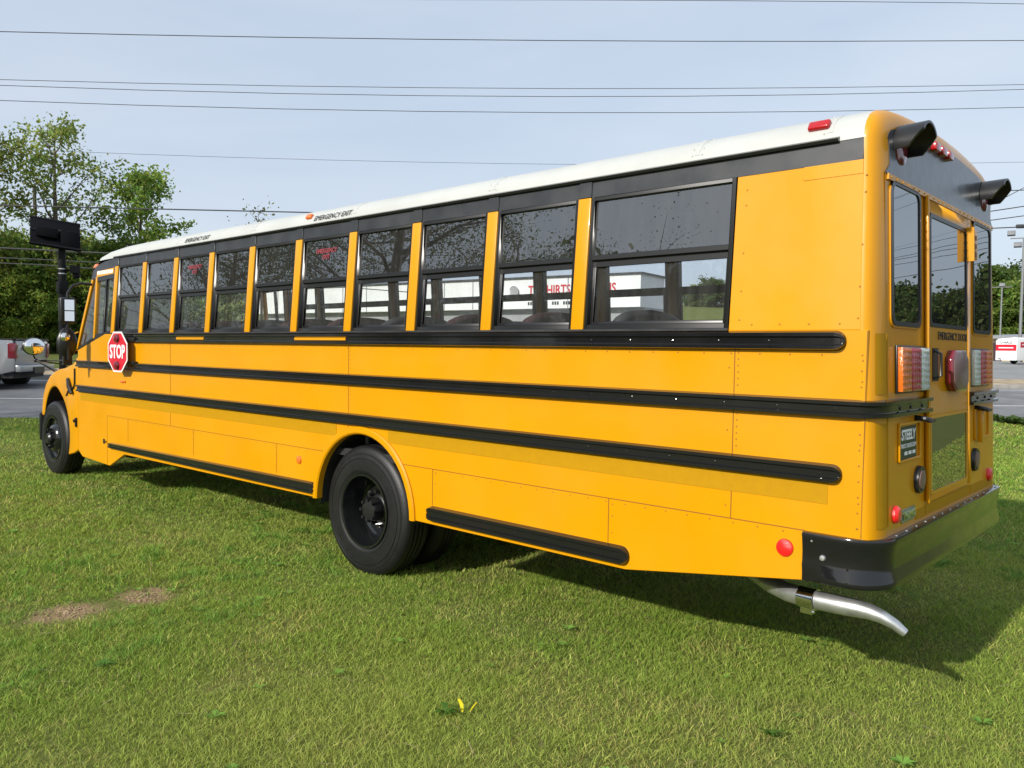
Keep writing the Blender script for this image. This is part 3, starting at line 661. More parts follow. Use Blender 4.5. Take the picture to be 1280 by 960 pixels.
# ------------------------------------------------ front body / cowl / driver's window
for side in (1,-1):
    sy=lambda y:y if side>0 else -W-y
    # pillars around driver's window
    m=MB(); m.prism([(9.37,1.90),(9.42,1.885),(9.455,2.66),(9.405,2.66)],lambda p,k:(p[0],sy(yl(p[1])-.05*k+.004),p[1])); B('door_pillar',m,'yellow',bevel=.004)
    m=MB(); m.prism([(9.96,1.735),(10.03,1.73),(9.60,2.64),(9.54,2.64)],lambda p,k:(p[0],sy(yl(p[1])-.06*k),p[1])); B('windscreen_pillar',m,'yellow',bevel=.008)
    m=MB(); m.prism([(8.85,1.955),(9.05,1.945),(9.42,1.86),(9.42,1.93),(8.85,1.99)],lambda p,k:(p[0],sy(yl(p[1])-.03*k-.002),p[1])); m.prism([(9.44,1.862),(9.93,1.745),(9.93,1.775),(9.44,1.90)],lambda p,k:(p[0],sy(yl(p[1])-.03*k-.002),p[1])); B('belt_trim',m,'frame')
    m=MB(); m.prism([(8.86,1.975),(8.90,1.975),(8.90,2.66),(8.86,2.66)],lambda p,k:(p[0],sy(yl(p[1])-.04*k),p[1])); m.prism([(8.86,2.62),(9.40,2.60),(9.40,2.66),(8.86,2.66)],lambda p,k:(p[0],sy(yl(p[1])-.04*k),p[1])); m.prism([(9.10,1.95),(9.135,1.95),(9.15,2.62),(9.115,2.62)],lambda p,k:(p[0],sy(yl(p[1])-.035*k),p[1])); dw=B('driver_window',m,'frame',bevel=.002,segs=1)
    m=MB(); m.prism([(8.90,1.98),(9.40,1.90),(9.42,2.62),(8.90,2.62)],lambda p,k:(p[0],sy(yl(p[1])-.018-.004*k),p[1])); obj('pane',m,'glass_lo',dw,smooth=False)
    m=MB(); m.prism([(9.44,1.87),(9.92,1.76),(9.53,2.62),(9.46,2.62)],lambda p,k:(p[0],sy(yl(p[1])-.018-.004*k),p[1])); obj('quarter_pane',m,'glass_lo',dw,smooth=False)
    # header above driver's window
    m=MB(); m.prism([(8.86,2.66),(9.60,2.63),(9.56,2.74),(9.45,2.80),(9.2,2.84),(8.86,2.862)],lambda p,k:(p[0],sy(yl(p[1])-.04*k+.003),p[1])); B('front_header',m,'header',bevel=.003,segs=1)
    if side>0:
        m=MB(); m.prism([(8.90,2.675),(9.42,2.655),(9.42,2.725),(8.90,2.745)],lambda p,k:(p[0],yl(p[1])+.003+.003*k,p[1])); dc=B('notice_strip',m,'yellow',smooth=False)
        m=MB()
        for i in range(9): m.prism([(8.93+i*.054,2.685),(8.965+i*.054,2.684),(8.965+i*.054,2.728),(8.93+i*.054,2.730)],lambda p,k:(p[0],yl(p[1])+.006+.002*k,p[1]))
        obj('notice_marks',m,'signwhite',dc)
# windscreen and front cap
m=MB(); zz=((1.73,10.03),(2.64,9.60))
m.hexa([(10.0,-.05,1.72),(10.02,-.05,1.72),(10.02,-W+.05,1.72),(10.0,-W+.05,1.72),(9.58,-.1,2.63),(9.60,-.1,2.63),(9.60,-W+.1,2.63),(9.58,-W+.1,2.63)]); B('windscreen',m,'glass_lo',smooth=False)
m=MB(); m.loft([[(9.60,-.06,2.63),(9.60,-W+.06,2.63)],[(9.57,-.06,2.76),(9.57,-W+.06,2.76)],[(9.50,-.12,2.86),(9.50,-W+.12,2.86)],[(9.40,-.3,2.98),(9.40,-W+.3,2.98)]]); B('front_cap',m,'header')
m=MB(); m.box(9.86,9.93,-W+.03,-.03,.5,1.72); B('firewall',m,'yellow')
# hood
HW=[(9.93,1.70,1.12),(10.4,1.66,1.02),(11.0,1.58,.95),(11.6,1.46,.88),(12.0,1.33,.82),(12.18,1.20,.78),(12.25,1.0,.76)]
m=MB(); secs=[]
for x,z,hw in HW: secs.append([(x,YC+hw,.70),(x,YC+hw,z-.16),(x,YC+hw-.04,z-.06),(x,YC+hw-.14,z),(x,YC,z+.03),(x,YC-hw+.14,z),(x,YC-hw+.04,z-.06),(x,YC-hw,z-.16),(x,YC-hw,.70)])
m.loft(secs); m.add(secs[-1],[tuple(range(9))]); hood=B('hood',m,'yellow',angle=50)
# fenders
for side in (1,-1):
    FX,FZ,FR=10.88,.60,.63
    out_=[(10.10,.385),(9.945,.44),(9.945,1.66),(10.10,1.56),(10.35,1.50),(10.62,1.475),(10.9,1.43),(11.15,1.36),(11.38,1.24),(11.55,1.08),(11.62,.90),(11.64,.78)]
    inn=[(FX+FR*math.cos(a),FZ+FR*math.sin(a)) for a in [.30+(PI-.30+.42)*k/20 for k in range(21)]]
    poly=out_+inn
    # lofted outer skin: flange outside, top surface rolls inward to the hood
    m=MB(); m.prism(poly,lambda p,k:(p[0],(0.0-.05*k if p[0]<10.6 else -.0-.05*k-.10*max(0,p[0]-10.6)) if side>0 else (-W-(0.0-.05*k if p[0]<10.6 else -.0-.05*k-.10*max(0,p[0]-10.6))),p[1])); fd=B('fender',m,'yellow',bevel=.018,segs=3,angle=50)
    m=MB(); secs=[]
    for (x,z) in out_[2:]:
        y0=-.04-.10*max(0,x-10.6); secs.append([(x,(y0 if side>0 else -W-y0),z-.006),(x,(y0-.10 if side>0 else -W-y0+.10),z+.05),(x-.02,(y0-.30 if side>0 else -W-y0+.30),z+.09)])
    m.loft(secs); obj('fender_top',m,'yellow',fd)
    m=MB(); a=[(FX+FR*.83*math.cos(t),FZ+FR*1.02*math.sin(t)) for t in [-.1+(PI+.3)*k/20 for k in range(21)]]
    m.loft([[(x,(-.06 if side>0 else -W+.06),z) for x,z in a],[(x,(-.62 if side>0 else -W+.62),z) for x,z in a]]); obj('wheel_well',m,'dark',fd)
    if side>0:
        m=MB(); m.tube([(10.02,.012,1.5),(10.02,.014,1.30),(10.06,.014,1.25),(10.25,.014,1.20),(10.33,.01,1.13)],.010,6); obj('gasket',m,'frame',fd)
        m=MB(); m.tube([(10.24,.01,1.34),(10.16,.035,1.26),(10.10,.02,1.17)],.028,8); m.ball((10.24,.02,1.345),.03,.02,.03); obj('hood_latch',m,'hub',fd)
        m=MB(); m.box(9.965,10.01,.0,.02,.74,.86); m.box(9.97,10.0,.02,.045,.80,.84); B('cable_hook',m,'hub',bevel=.004)
        m=MB(); m.box(11.60,11.66,-.30,-.07,.42,.82); B('front_bumper_end',m,'frame',bevel=.02)
m=MB(); m.box(12.28,12.40,-W+.75,-.75,.50,.78); B('front_bumper',m,'black',bevel=.03)
m=MB(); m.box(12.24,12.27,YC-.5,YC+.5,.72,1.18); B('grille',m,'hub',bevel=.01)
m=MB(); m.box(9.96,10.12,.02,.055,1.745,1.775); B('mirror_mount',m,'frame',bevel=.006)
m=MB(); m.tube([(9.98,.0,1.80),(9.98,.045,1.82),(9.93,.045,1.95),(9.91,.0,1.97)],.010,8); B('grab_handle',m,'yellow')
m=MB(); m.box(9.07,9.12,-.0,.004,.60,.66); m.ball((9.03,.006,.63),.014,.01,.012); B('door_lock',m,'hub')
m=MB(); m.box(8.66,8.80,.001,.004,1.66,1.93); B('stop_arm_base_plate',m,'frame')
# mirrors
m=MB(); m.tube([(9.50,-.02,2.565),(9.52,.10,2.575),(9.53,.20,2.53),(9.53,.25,2.45),(9.53,.26,2.0),(9.53,.25,1.62)],.018,8); arm=B('mirror_arm',m,'frame')
m=MB(); m.box(9.51,9.60,.155,.345,2.07,2.39); mh=B('mirror',m,'frame',bevel=.03,segs=3)
m=MB()
for zc_,hz_ in ((2.16,.06),(2.297,.065)): m.obox((9.50,.25,zc_),Vector((.3,.954,0))*.058,Vector((.954,-.3,0))*.004,(0,0,hz_))
obj('mirror_glass',m,'mirror',mh)
m=MB(); m.ball((9.58,.25,1.83),.07,.12,.19,16,10); m.box(9.55,9.60,.20,.30,1.56,1.80); mh=B('convex_mirror',m,'frame')
m=MB(); m.ball((9.535,.28,1.90),.03,.06,.06,16,10); obj('mirror_glass',m,'mirror',mh)
# crossview mirror on fender
cm=Vector((11.45,.045,1.775))
m=MB(); m.ball(cm+Vector((.03,0,0)),.06,.150,.126,20,12); cv=B('crossview_mirror',m,'frame')
m=MB(); m.ball(cm,.065,.136,.114,24,14); obj('mirror_glass',m,'mirror',cv)
m=MB(); k=cm+Vector((.1,-.05,-.20)); m.ball(k,.03,.03,.03)
for e_ in ((11.1,-.18,1.42),(11.35,-.25,1.38),(11.0,-.45,1.58),(11.6,-.6,1.48)): m.tube([k,e_],.011,6)
m.tube([k,cm+Vector((.05,0,-.11))],.012,6); B('mirror_bracket',m,'hub')
# stop arm
sc_=Vector((8.40,.11,1.735))
def octo(rx,rz,c0=.30): return [(rx*a,rz*b) for a,b in ((-1,-c0*1.45),(-c0*1.3,-1),(c0*1.3,-1),(1,-c0*1.45),(1,c0*1.45),(c0*1.3,1),(-c0*1.3,1),(-1,c0*1.45))]
def octo(r_): k=r_*math.tan(PI/8); return [(-r_,-k),(-k,-r_),(k,-r_),(r_,-k),(r_,k),(k,r_),(-k,r_),(-r_,k)]
tilt=R(4)
def SP(a,b,o): # sign-plane: a along -x (reading right), b up, o outward
    return sc_+Vector((-math.cos(tilt),-math.sin(tilt),0))*a+Vector((-math.sin(tilt),math.cos(tilt),0))*o+Vector((0,0,b))
m=MB(); m.prism(octo(.232),lambda p,k:SP(p[0],p[1],-.006+.006*k)); st=B('stop_sign_arm',m,'signwhite',smooth=False)
m=MB(); m.prism(octo(.215),lambda p,k:SP(p[0],p[1],.0005+.002*k)); obj('sign_face',m,'stopred',st,smooth=False)
text('sign_lettering','STOP',.215,SP(0,-.005,.0035),(-math.cos(tilt),-math.sin(tilt),0),(0,0,1),'signwhite',st,xs=.70,bold=.005)
for b in (.155,-.155):
    m=MB(); m.lathe([(0,.035),(.03,.032),(.047,.02),(.052,0)],SP(0,b,.003),'y',20); obj('flasher_lamp',m,'maroon',st)
m=MB(); m.box(8.10,8.62,.004,.05,1.86,1.90); m.box(8.10,8.62,.004,.05,1.60,1.63); m.box(8.40,8.62,.003,.04,1.60,1.90); obj('swing_bracket',m,'frame',st,bevel=.006)
# ------------------------------------------------ wheels
def tyre(cx,yo,w_,cz=.505,r_=.515,side=1,name='wheel',kind='rear'):
    s=1 if side>0 else -1; ri=.295
    base=yo if side>0 else -W-yo
    Y=lambda o:-o*s
    prof=[(ri,Y(.012)),(ri+.02,Y(.0)),(ri+.035,Y(-.003)),(ri+.037,Y(-.007)),(ri+.043,Y(-.007)),(ri+.045,Y(-.004)),(ri+.09,Y(-.005)),(ri+.125,Y(-.002)),(ri+.127,Y(-.006)),(ri+.132,Y(-.006)),(ri+.134,Y(-.001)),(ri+.16,Y(.004)),(ri+.162,Y(.0015)),(ri+.168,Y(.002)),(ri+.170,Y(.006)),(r_-.05,Y(.008)),(r_-.022,Y(.020)),(r_-.006,Y(.038)),(r_,Y(.055))]
    gs=[.055+(w_-.11)*k/4 for k in range(5)]
    for k in range(1,4):
        g0=gs[k]; prof+=[(r_,Y(g0-.006)),(r_-.013,Y(g0-.005)),(r_-.013,Y(g0+.005)),(r_,Y(g0+.006))]
    prof+=[(r_,Y(w_-.055)),(r_-.02,Y(w_-.02)),(ri+.05,Y(w_)),(ri,Y(w_-.012))]
    m=MB(); m.lathe(prof,(cx,base,cz),'y',72); t=B(name,m,'rubber',angle=30)
    # rim
    if kind=='rear': rp=[(ri+.006,Y(.0)),(ri+.004,Y(-.006)),(ri-.012,Y(-.004)),(ri-.018,Y(.012)),(ri-.022,Y(.05)),(ri-.035,Y(.075)),(ri-.045,Y(.13)),(ri-.055,Y(.175)),(.225,Y(.19)),(.20,Y(.182)),(.16,Y(.178)),(.105,Y(.178)),(.10,Y(.178)),(.0,Y(.178))]
    else: rp=[(ri+.006,Y(.0)),(ri+.004,Y(-.006)),(ri-.012,Y(-.004)),(ri-.018,Y(.012)),(ri-.025,Y(.05)),(ri-.045,Y(.07)),(.225,Y(.06)),(.195,Y(.02)),(.17,Y(-.010)),(.15,Y(-.018)),(.085,Y(-.018)),(.0,Y(-.018))]
    m=MB(); m.lathe(rp,(cx,base,cz),'y',48); rm=obj('rim',m,'rim',t,angle=30)
    if kind=='rear':
        m=MB(); hp=[(.115,Y(.178)),(.115,Y(.15)),(.095,Y(.14)),(.09,Y(.06)),(.08,Y(.045)),(.04,Y(.035)),(0,Y(.033))]; m.lathe(hp,(cx,base,cz),'y',24)
        for i in range(8): a=2*PI*i/8; m.tube([(cx+.085*math.cos(a),base+Y(.10),cz+.085*math.sin(a)),(cx+.085*math.cos(a),base+Y(.03),cz+.085*math.sin(a))],.014,6)
        for i in range(10): a=2*PI*i/10+.2; m.tube([(cx+.143*math.cos(a),base+Y(.178),cz+.143*math.sin(a)),(cx+.143*math.cos(a),base+Y(.125),cz+.143*math.sin(a))],.016,6)
        obj('hub',m,'hub',t,angle=30)
        m=MB()
        for i in range(5): a=2*PI*i/5+.55; m.lathe([(0,Y(.1785)),(.024,Y(.1785)),(.027,Y(.181))],(cx+.185*math.cos(a),base,cz+.185*math.sin(a)),'y',16)
        obj('hand_hole',m,'floor',rm)
    else:
        m=MB(); m.lathe([(.085,Y(-.018)),(.08,Y(-.055)),(.06,Y(-.075)),(0,Y(-.078))],(cx,base,cz),'y',20)
        for i in range(8): a=2*PI*i/8; m.tube([(cx+.125*math.cos(a),base+Y(-.016),cz+.125*math.sin(a)),(cx+.125*math.cos(a),base+Y(-.07),cz+.125*math.sin(a))],.017,6)
        obj('hub',m,'hub',t,angle=30)
        m=MB()
        for i in range(5): a=2*PI*i/5+.3; m.lathe([(0,Y(.026)),(.02,Y(.026)),(.028,Y(.032)),(.034,Y(.034))],(cx+.205*math.cos(a),base-0*s,cz+.205*math.sin(a)),'y',16)
        obj('hand_hole',m,'floor',rm)
    return t
for side in (1,-1):
    tyre(3.96,-.045,.27,cz=.512,r_=.528,side=side)
    tyre(3.97,-.40,.27,side=side,kind='inner' if False else 'rear')
    tyre(10.98,-.035,.28,side=side,kind='front')
# ------------------------------------------------ underbody
m=MB()
for y in (-.80,-1.64): m.box(.5,12.2,y-.04,y+.04,.62,.86)
m.box(.1,9.8,-W+.08,-.08,.93,.99)
for x in [.7+.78*i for i in range(12)]: m.box(x-.03,x+.03,-W+.1,-.1,.86,.93)
B('chassis_frame',m,'dark')
m=MB(); m.tube([(3.97,-.3,.505),(3.97,-W+.3,.505)],.075,12); m.ball((3.97,YC,.50),.22,.20,.22); m.tube([(4.1,YC,.52),(8.6,YC,.72)],.05,10); m.tube([(10.86,-.35,.46),(10.86,-W+.35,.46)],.05,8)
for y in (-.74,-1.70): m.box(3.3,4.64,y-.04,y+.04,.56,.60); m.box(10.3,11.4,y-.04,y+.04,.52,.56)
B('axles',m,'dark')
m=MB(); m.box(5.6,7.2,-1.9,-.95,.50,.90); m.box(8.6,9.5,-1.0,-.1,.45,.9); B('fuel_tank',m,'dark',bevel=.05)
# exhaust
m=MB(); m.tube([(1.9,-1.0,.62),(1.2,-.75,.60),(.85,-.45,.575),(.62,-.27,.565),(.50,-.20,.565),(.42,-.18,.566)],[.045,.045,.045,.047,.049,.05],16); 
m.tube([(.33,-.165,.568),(.22,-.155,.572),(.13,-.155,.574),(.07,-.16,.570),(.01,-.165,.556),(-.045,-.175,.530),(-.075,-.18,.508),(-.09,-.185,.497)],[.048,.048,.046,.040,.033,.027,.023,.021],16); ex=B('exhaust_pipe',m,'galv',angle=50)
m=MB(); m.tube([(.42,-.18,.566),(.33,-.165,.568)],.054,20); m.box(.35,.41,-.19,-.15,.49,.52); m.lathe([(0,0),(.019,0)],(-.0915,-.1855,.4955),'x',14) if False else None; m.tube([(.345,-.17,.50),(.415,-.17,.50)],.010,8); obj('clamp',m,'chrome',ex)
m=MB(); d_=Vector((-.015,-.005,-.011)).normalized(); e0=Vector((-.09,-.185,.497)); m.tube([e0-d_*.002,e0+d_*.0015],.0175,16); obj('opening_shade',m,'floor',ex)  # black disc on the closed tip paints the shaded hollow of the pipe
# ------------------------------------------------ interior
m=MB(); m.box(.15,9.7,-W+.06,-.06,1.165,1.19); B('cabin_floor',m,'floor')
for side in (1,-1):
    m=MB(); a,b=sorted(((-.06 if side>0 else -W+.06),(-.07 if side>0 else -W+.07))); m.box(.15,9.0,a,b,1.165,1.94); B('wall_lining',m,'cabin')
m=MB(); m.box(.2,9.2,-W+.15,-.15,2.93,2.95); B('ceiling_lining',m,'cabin')
sp=None
for side in (1,-1):
    for i in range(11):
        x=.95+i*.76
        if sp is None:
            m=MB()
            yy=[-.10-.98*k/14 for k in range(15)]
            def top(k): q=abs(k-7)/7; return 2.10-.16*q**4-.02*q
            secs=[]
            for k,y in enumerate(yy):
                zt=top(k); secs.append([(x-.02,y,1.45),(x-.07,y,1.9),(x-.105,y,zt-.03),(x-.085,y,zt),(x-.04,y,zt),(x-.01,y,zt-.04),(x+.08,y,1.5),(x+.09,y,1.42)])
            m.loft(secs,True); m.box(x+.0,x+.44,-1.08,-.10,1.38,1.50)
            for yy_ in (-.2,-1.0): m.box(x+.1,x+.14,yy_-.02,yy_+.02,1.03,1.38)
            me=m.mesh('bench_seat',bevel=.012); sp=link('bench_seat',me,'seat',bus); X0=x
        else:
            c=sp.copy(); COL.objects.link(c); c.location=(x-X0,0 if side>0 else -W+1.18,0)
            if i%3==1: c.data=sp.data.copy(); c.data.materials.clear(); c.data.materials.append(Mt['seatg'])

# ------------------------------------------------------------------ GRASS (real blades, denser where nearer)
def make_grass():
    yaw0=YAW; cs=[]
    # rings: d0,d1,density/m2,blade width,height
    for d0,d1,den,bw,bh in ((1.0,2.6,9000,.0030,.036),(2.6,4.6,15000,.0026,.036),(4.6,6.5,10500,.0034,.036),(6.5,9,6200,.0046,.038),(9,13,3300,.0066,.040),(13,18,1500,.0105,.044),(18,27,650,.017,.05)):
        hw=R(50); area=.5*(2*hw)*(d1*d1-d0*d0); n=int(area*den)
        d=np.sqrt(RNG.uniform(d0*d0,d1*d1,n)); a=yaw0+RNG.uniform(-hw,hw,n)
        x=CAM.x+d*np.cos(a); y=CAM.y+d*np.sin(a)
        cs.append(np.stack([x,y,np.full(n,bw),np.full(n,bh)],1))
    A=np.concatenate(cs); x,y=A[:,0],A[:,1]; t=gt(x,y); keep=t<17.15
    # bare patches
    for (cx_,cy_,rx,ry) in ((4.6,1.95,.26,.32),(4.62,1.42,.30,.25)):
        q=((x-cx_)/rx)**2+((y-cy_)/ry)**2+1.6*(vnoise(x,y,.12,5)-.5)
        keep&=RNG.random(len(x))>np.clip(1.45-q,0,.88)
    thin=vnoise(x,y,.55,3)*.6+vnoise(x,y,.17,4)*.4
    keep&=RNG.random(len(x))<np.clip(.40+1.3*(thin-.15),.35,1)
    A=A[keep]; x,y,bw,bh=A.T; n=len(x); t=gt(x,y)
    z=np.interp(t,PT,PZ)
    big=vnoise(x,y,1.9,21); mid=vnoise(x,y,.45,22); sm=vnoise(x,y,.13,23)
    tuft=(vnoise(x,y,.11,31)>.72)&(vnoise(x,y,2.5,32)>.40)
    h=bh*.82*RNG.uniform(.45,1.25,n)*(.65+.75*mid)*np.where(tuft,1.45,1)
    w_=bw*RNG.uniform(.7,1.3,n)
    th=RNG.uniform(0,2*PI,n); lean_=RNG.uniform(.3,1.9,n)*h; ld=RNG.uniform(0,2*PI,n)
    dx,dy=np.cos(th)*w_/2,np.sin(th)*w_/2; lx,ly=np.cos(ld)*lean_,np.sin(ld)*lean_
    V=np.zeros((n,5,3),np.float32)
    V[:,0]=np.stack([x-dx,y-dy,z],1); V[:,1]=np.stack([x+dx,y+dy,z],1)
    V[:,2]=np.stack([x+dx*.8+lx*.35,y+dy*.8+ly*.35,z+h*.6],1); V[:,3]=np.stack([x-dx*.8+lx*.35,y-dy*.8+ly*.35,z+h*.6],1)
    V[:,4]=np.stack([x+lx,y+ly,z+h],1)
    g1=np.array([.14,.205,.035]); g2=np.array([.32,.39,.085]); yl_=np.array([.50,.47,.16]); br=np.array([.36,.26,.14]); bl=np.array([.15,.24,.05])
    k=RNG.random((n,1)); c=g1*(1-k)+g2*k
    k2=np.clip((big-.35)*1.6,0,1)[:,None]*.45; c=c*(1-k2)+yl_*k2*.9
    pr=RNG.random(n); dry=pr<(.07+.42*np.clip((.48-thin[keep])*3,0,1)+.10*(sm>.6)); c[dry]=(br*(1-k)+yl_*1.15*k)[dry]
    c[tuft&~dry]=(bl*(.8+.7*k))[tuft&~dry]
    c*=RNG.uniform(.75,1.25,(n,1))
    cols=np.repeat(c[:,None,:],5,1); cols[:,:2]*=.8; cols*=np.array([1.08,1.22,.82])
    idx=np.arange(n)[:,None]*5
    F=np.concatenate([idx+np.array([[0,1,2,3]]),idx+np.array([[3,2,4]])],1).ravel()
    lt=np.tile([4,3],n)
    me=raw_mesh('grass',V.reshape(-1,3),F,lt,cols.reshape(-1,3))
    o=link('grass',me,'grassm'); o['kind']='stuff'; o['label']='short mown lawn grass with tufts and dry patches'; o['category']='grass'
    return o
make_grass()
# crumbly soil on the bare patches
def clods():
    m=MB(); rg=random.Random(3)
    for (cx_,cy_,rx,ry) in ((4.6,1.95,.20,.27),(4.62,1.42,.24,.20)):
        for i in range(170):
            a=rg.uniform(0,2*PI); q=abs(rg.gauss(0,.5)); x=cx_+math.cos(a)*q*rx; y=cy_+math.sin(a)*q*ry; s_=rg.choice((.003,.004,.006,.009))
            m.ball((x,y,s_*.3),s_*rg.uniform(.7,1.4),s_*rg.uniform(.7,1.4),s_*.8,6,4)
    o=obj('soil_clods',m,principled('clay_crumbs',(.30,.215,.13),.95,noise=.4,nscale=30)); tag(o,'crumbly reddish clay crumbs scattered over the two bare patches','soil',None,'stuff')
clods()
def litter():
    n=900; d=np.sqrt(RNG.uniform(2.8**2,13**2,n)); a=YAW+RNG.uniform(-R(38),R(38),n); x=CAM.x+d*np.cos(a); y=CAM.y+d*np.sin(a)
    V=[];F=[];lt=[];cs=[]
    for i in range(n):
        b=len(V)
        if i%3:   # straw
            L=RNG.uniform(.03,.11); t_=RNG.uniform(0,2*PI); w_=.0012+.00022*d[i]; dx,dy=math.cos(t_),math.sin(t_); z0=.022+RNG.uniform(0,.012); z1=z0+RNG.uniform(-.01,.02)
            V+=[(x[i]-dy*w_,y[i]+dx*w_,z0),(x[i]+dy*w_,y[i]-dx*w_,z0),(x[i]+dx*L+dy*w_,y[i]+dy*L-dx*w_,z1),(x[i]+dx*L-dy*w_,y[i]+dy*L+dx*w_,z1)]
            F+=[b,b+1,b+2,b+3]; lt.append(4); cs+=[np.array([.42,.36,.20])*RNG.uniform(.6,1.1)]*4
        else:     # clover / plantain leaves
            k=RNG.integers(4,8); s_=RNG.uniform(.012,.030)
            g=np.array([.16,.29,.05])*RNG.uniform(.8,1.5)
            for j in range(k):
                t_=2*PI*j/k+RNG.uniform(-.4,.4); b=len(V); dx,dy=math.cos(t_),math.sin(t_); z0=.02
                V+=[(x[i],y[i],z0),(x[i]+dx*s_-dy*s_*.45,y[i]+dy*s_+dx*s_*.45,z0+s_*.6),(x[i]+dx*s_*2,y[i]+dy*s_*2,z0+s_*.55),(x[i]+dx*s_+dy*s_*.45,y[i]+dy*s_-dx*s_*.45,z0+s_*.6)]
                F+=[b,b+1,b+2,b+3]; lt.append(4); cs+=[g]*4
    o=link('lawn_litter',raw_mesh('lawn_litter',V,F,lt,np.array(cs)),'grassm'); tag(o,'dry straws and small clover leaves scattered through the lawn','grass',None,'stuff')
litter()
# broad-leaved weeds and the yellow leaf
def weed(x,y,s,label,col=(.12,.26,.045),n=11):
    V=[];F=[];lt=[];cs=[]
    for i in range(n):
        a=2*PI*i/n+random.uniform(-.3,.3); L=s*random.uniform(.6,1); wd=L*.16; up=random.uniform(.25,.9)
        b=len(V)
        for q,ww in ((0,.3),(.35,1),(.7,.8),(1,.05)):
            px=x+math.cos(a)*L*q; py=y+math.sin(a)*L*q; pz=.005+L*up*math.sin(q*2.2)*.7+.01
            V+= [(px-math.sin(a)*wd*ww,py+math.cos(a)*wd*ww,pz),(px+math.sin(a)*wd*ww,py-math.cos(a)*wd*ww,pz)]
        for k in range(3): F+=[b+2*k,b+2*k+1,b+2*k+3,b+2*k+2]; lt.append(4)
    cs=np.tile(np.array(col),(len(V),1))*RNG.uniform(.8,1.2,(len(V),1))
    o=link('weed',raw_mesh('weed',V,F,lt,cs),'leaf'); tag(o,label,'weed','broad-leaved weeds in the lawn'); return o
weed(3.44,2.15,.075,'dark green rosette weed in the lawn nearer the camera than the clay patch')
weed(1.62,1.22,.07,'bushy bright green grass tuft beside the yellow leaf',(.09,.20,.03),22)
weed(.35,.30,.08,'low green weed near the bottom right corner of the lawn',(.10,.20,.03),12)
m=MB(); m.loft([[(1.585,1.165,.02),(1.575,1.155,.02)],[(1.60,1.17,.07),(1.582,1.15,.072)],[(1.612,1.18,.105),(1.60,1.168,.108)]]); m.loft([[(1.55,1.12,.02),(1.545,1.115,.02)],[(1.53,1.11,.06),(1.522,1.10,.06)],[(1.515,1.09,.085),(1.51,1.083,.083)]])
m.v=[(1.56+(a-1.56)*.7,1.12+(b-1.12)*.7,c*.75) for a,b,c in m.v]
o=link('yellow_leaf',m.mesh('yellow_leaf'),principled('yellow_leaf',(.75,.62,.02),.5)); tag(o,'small bright yellow split leaf standing up from the grass in front','leaf')

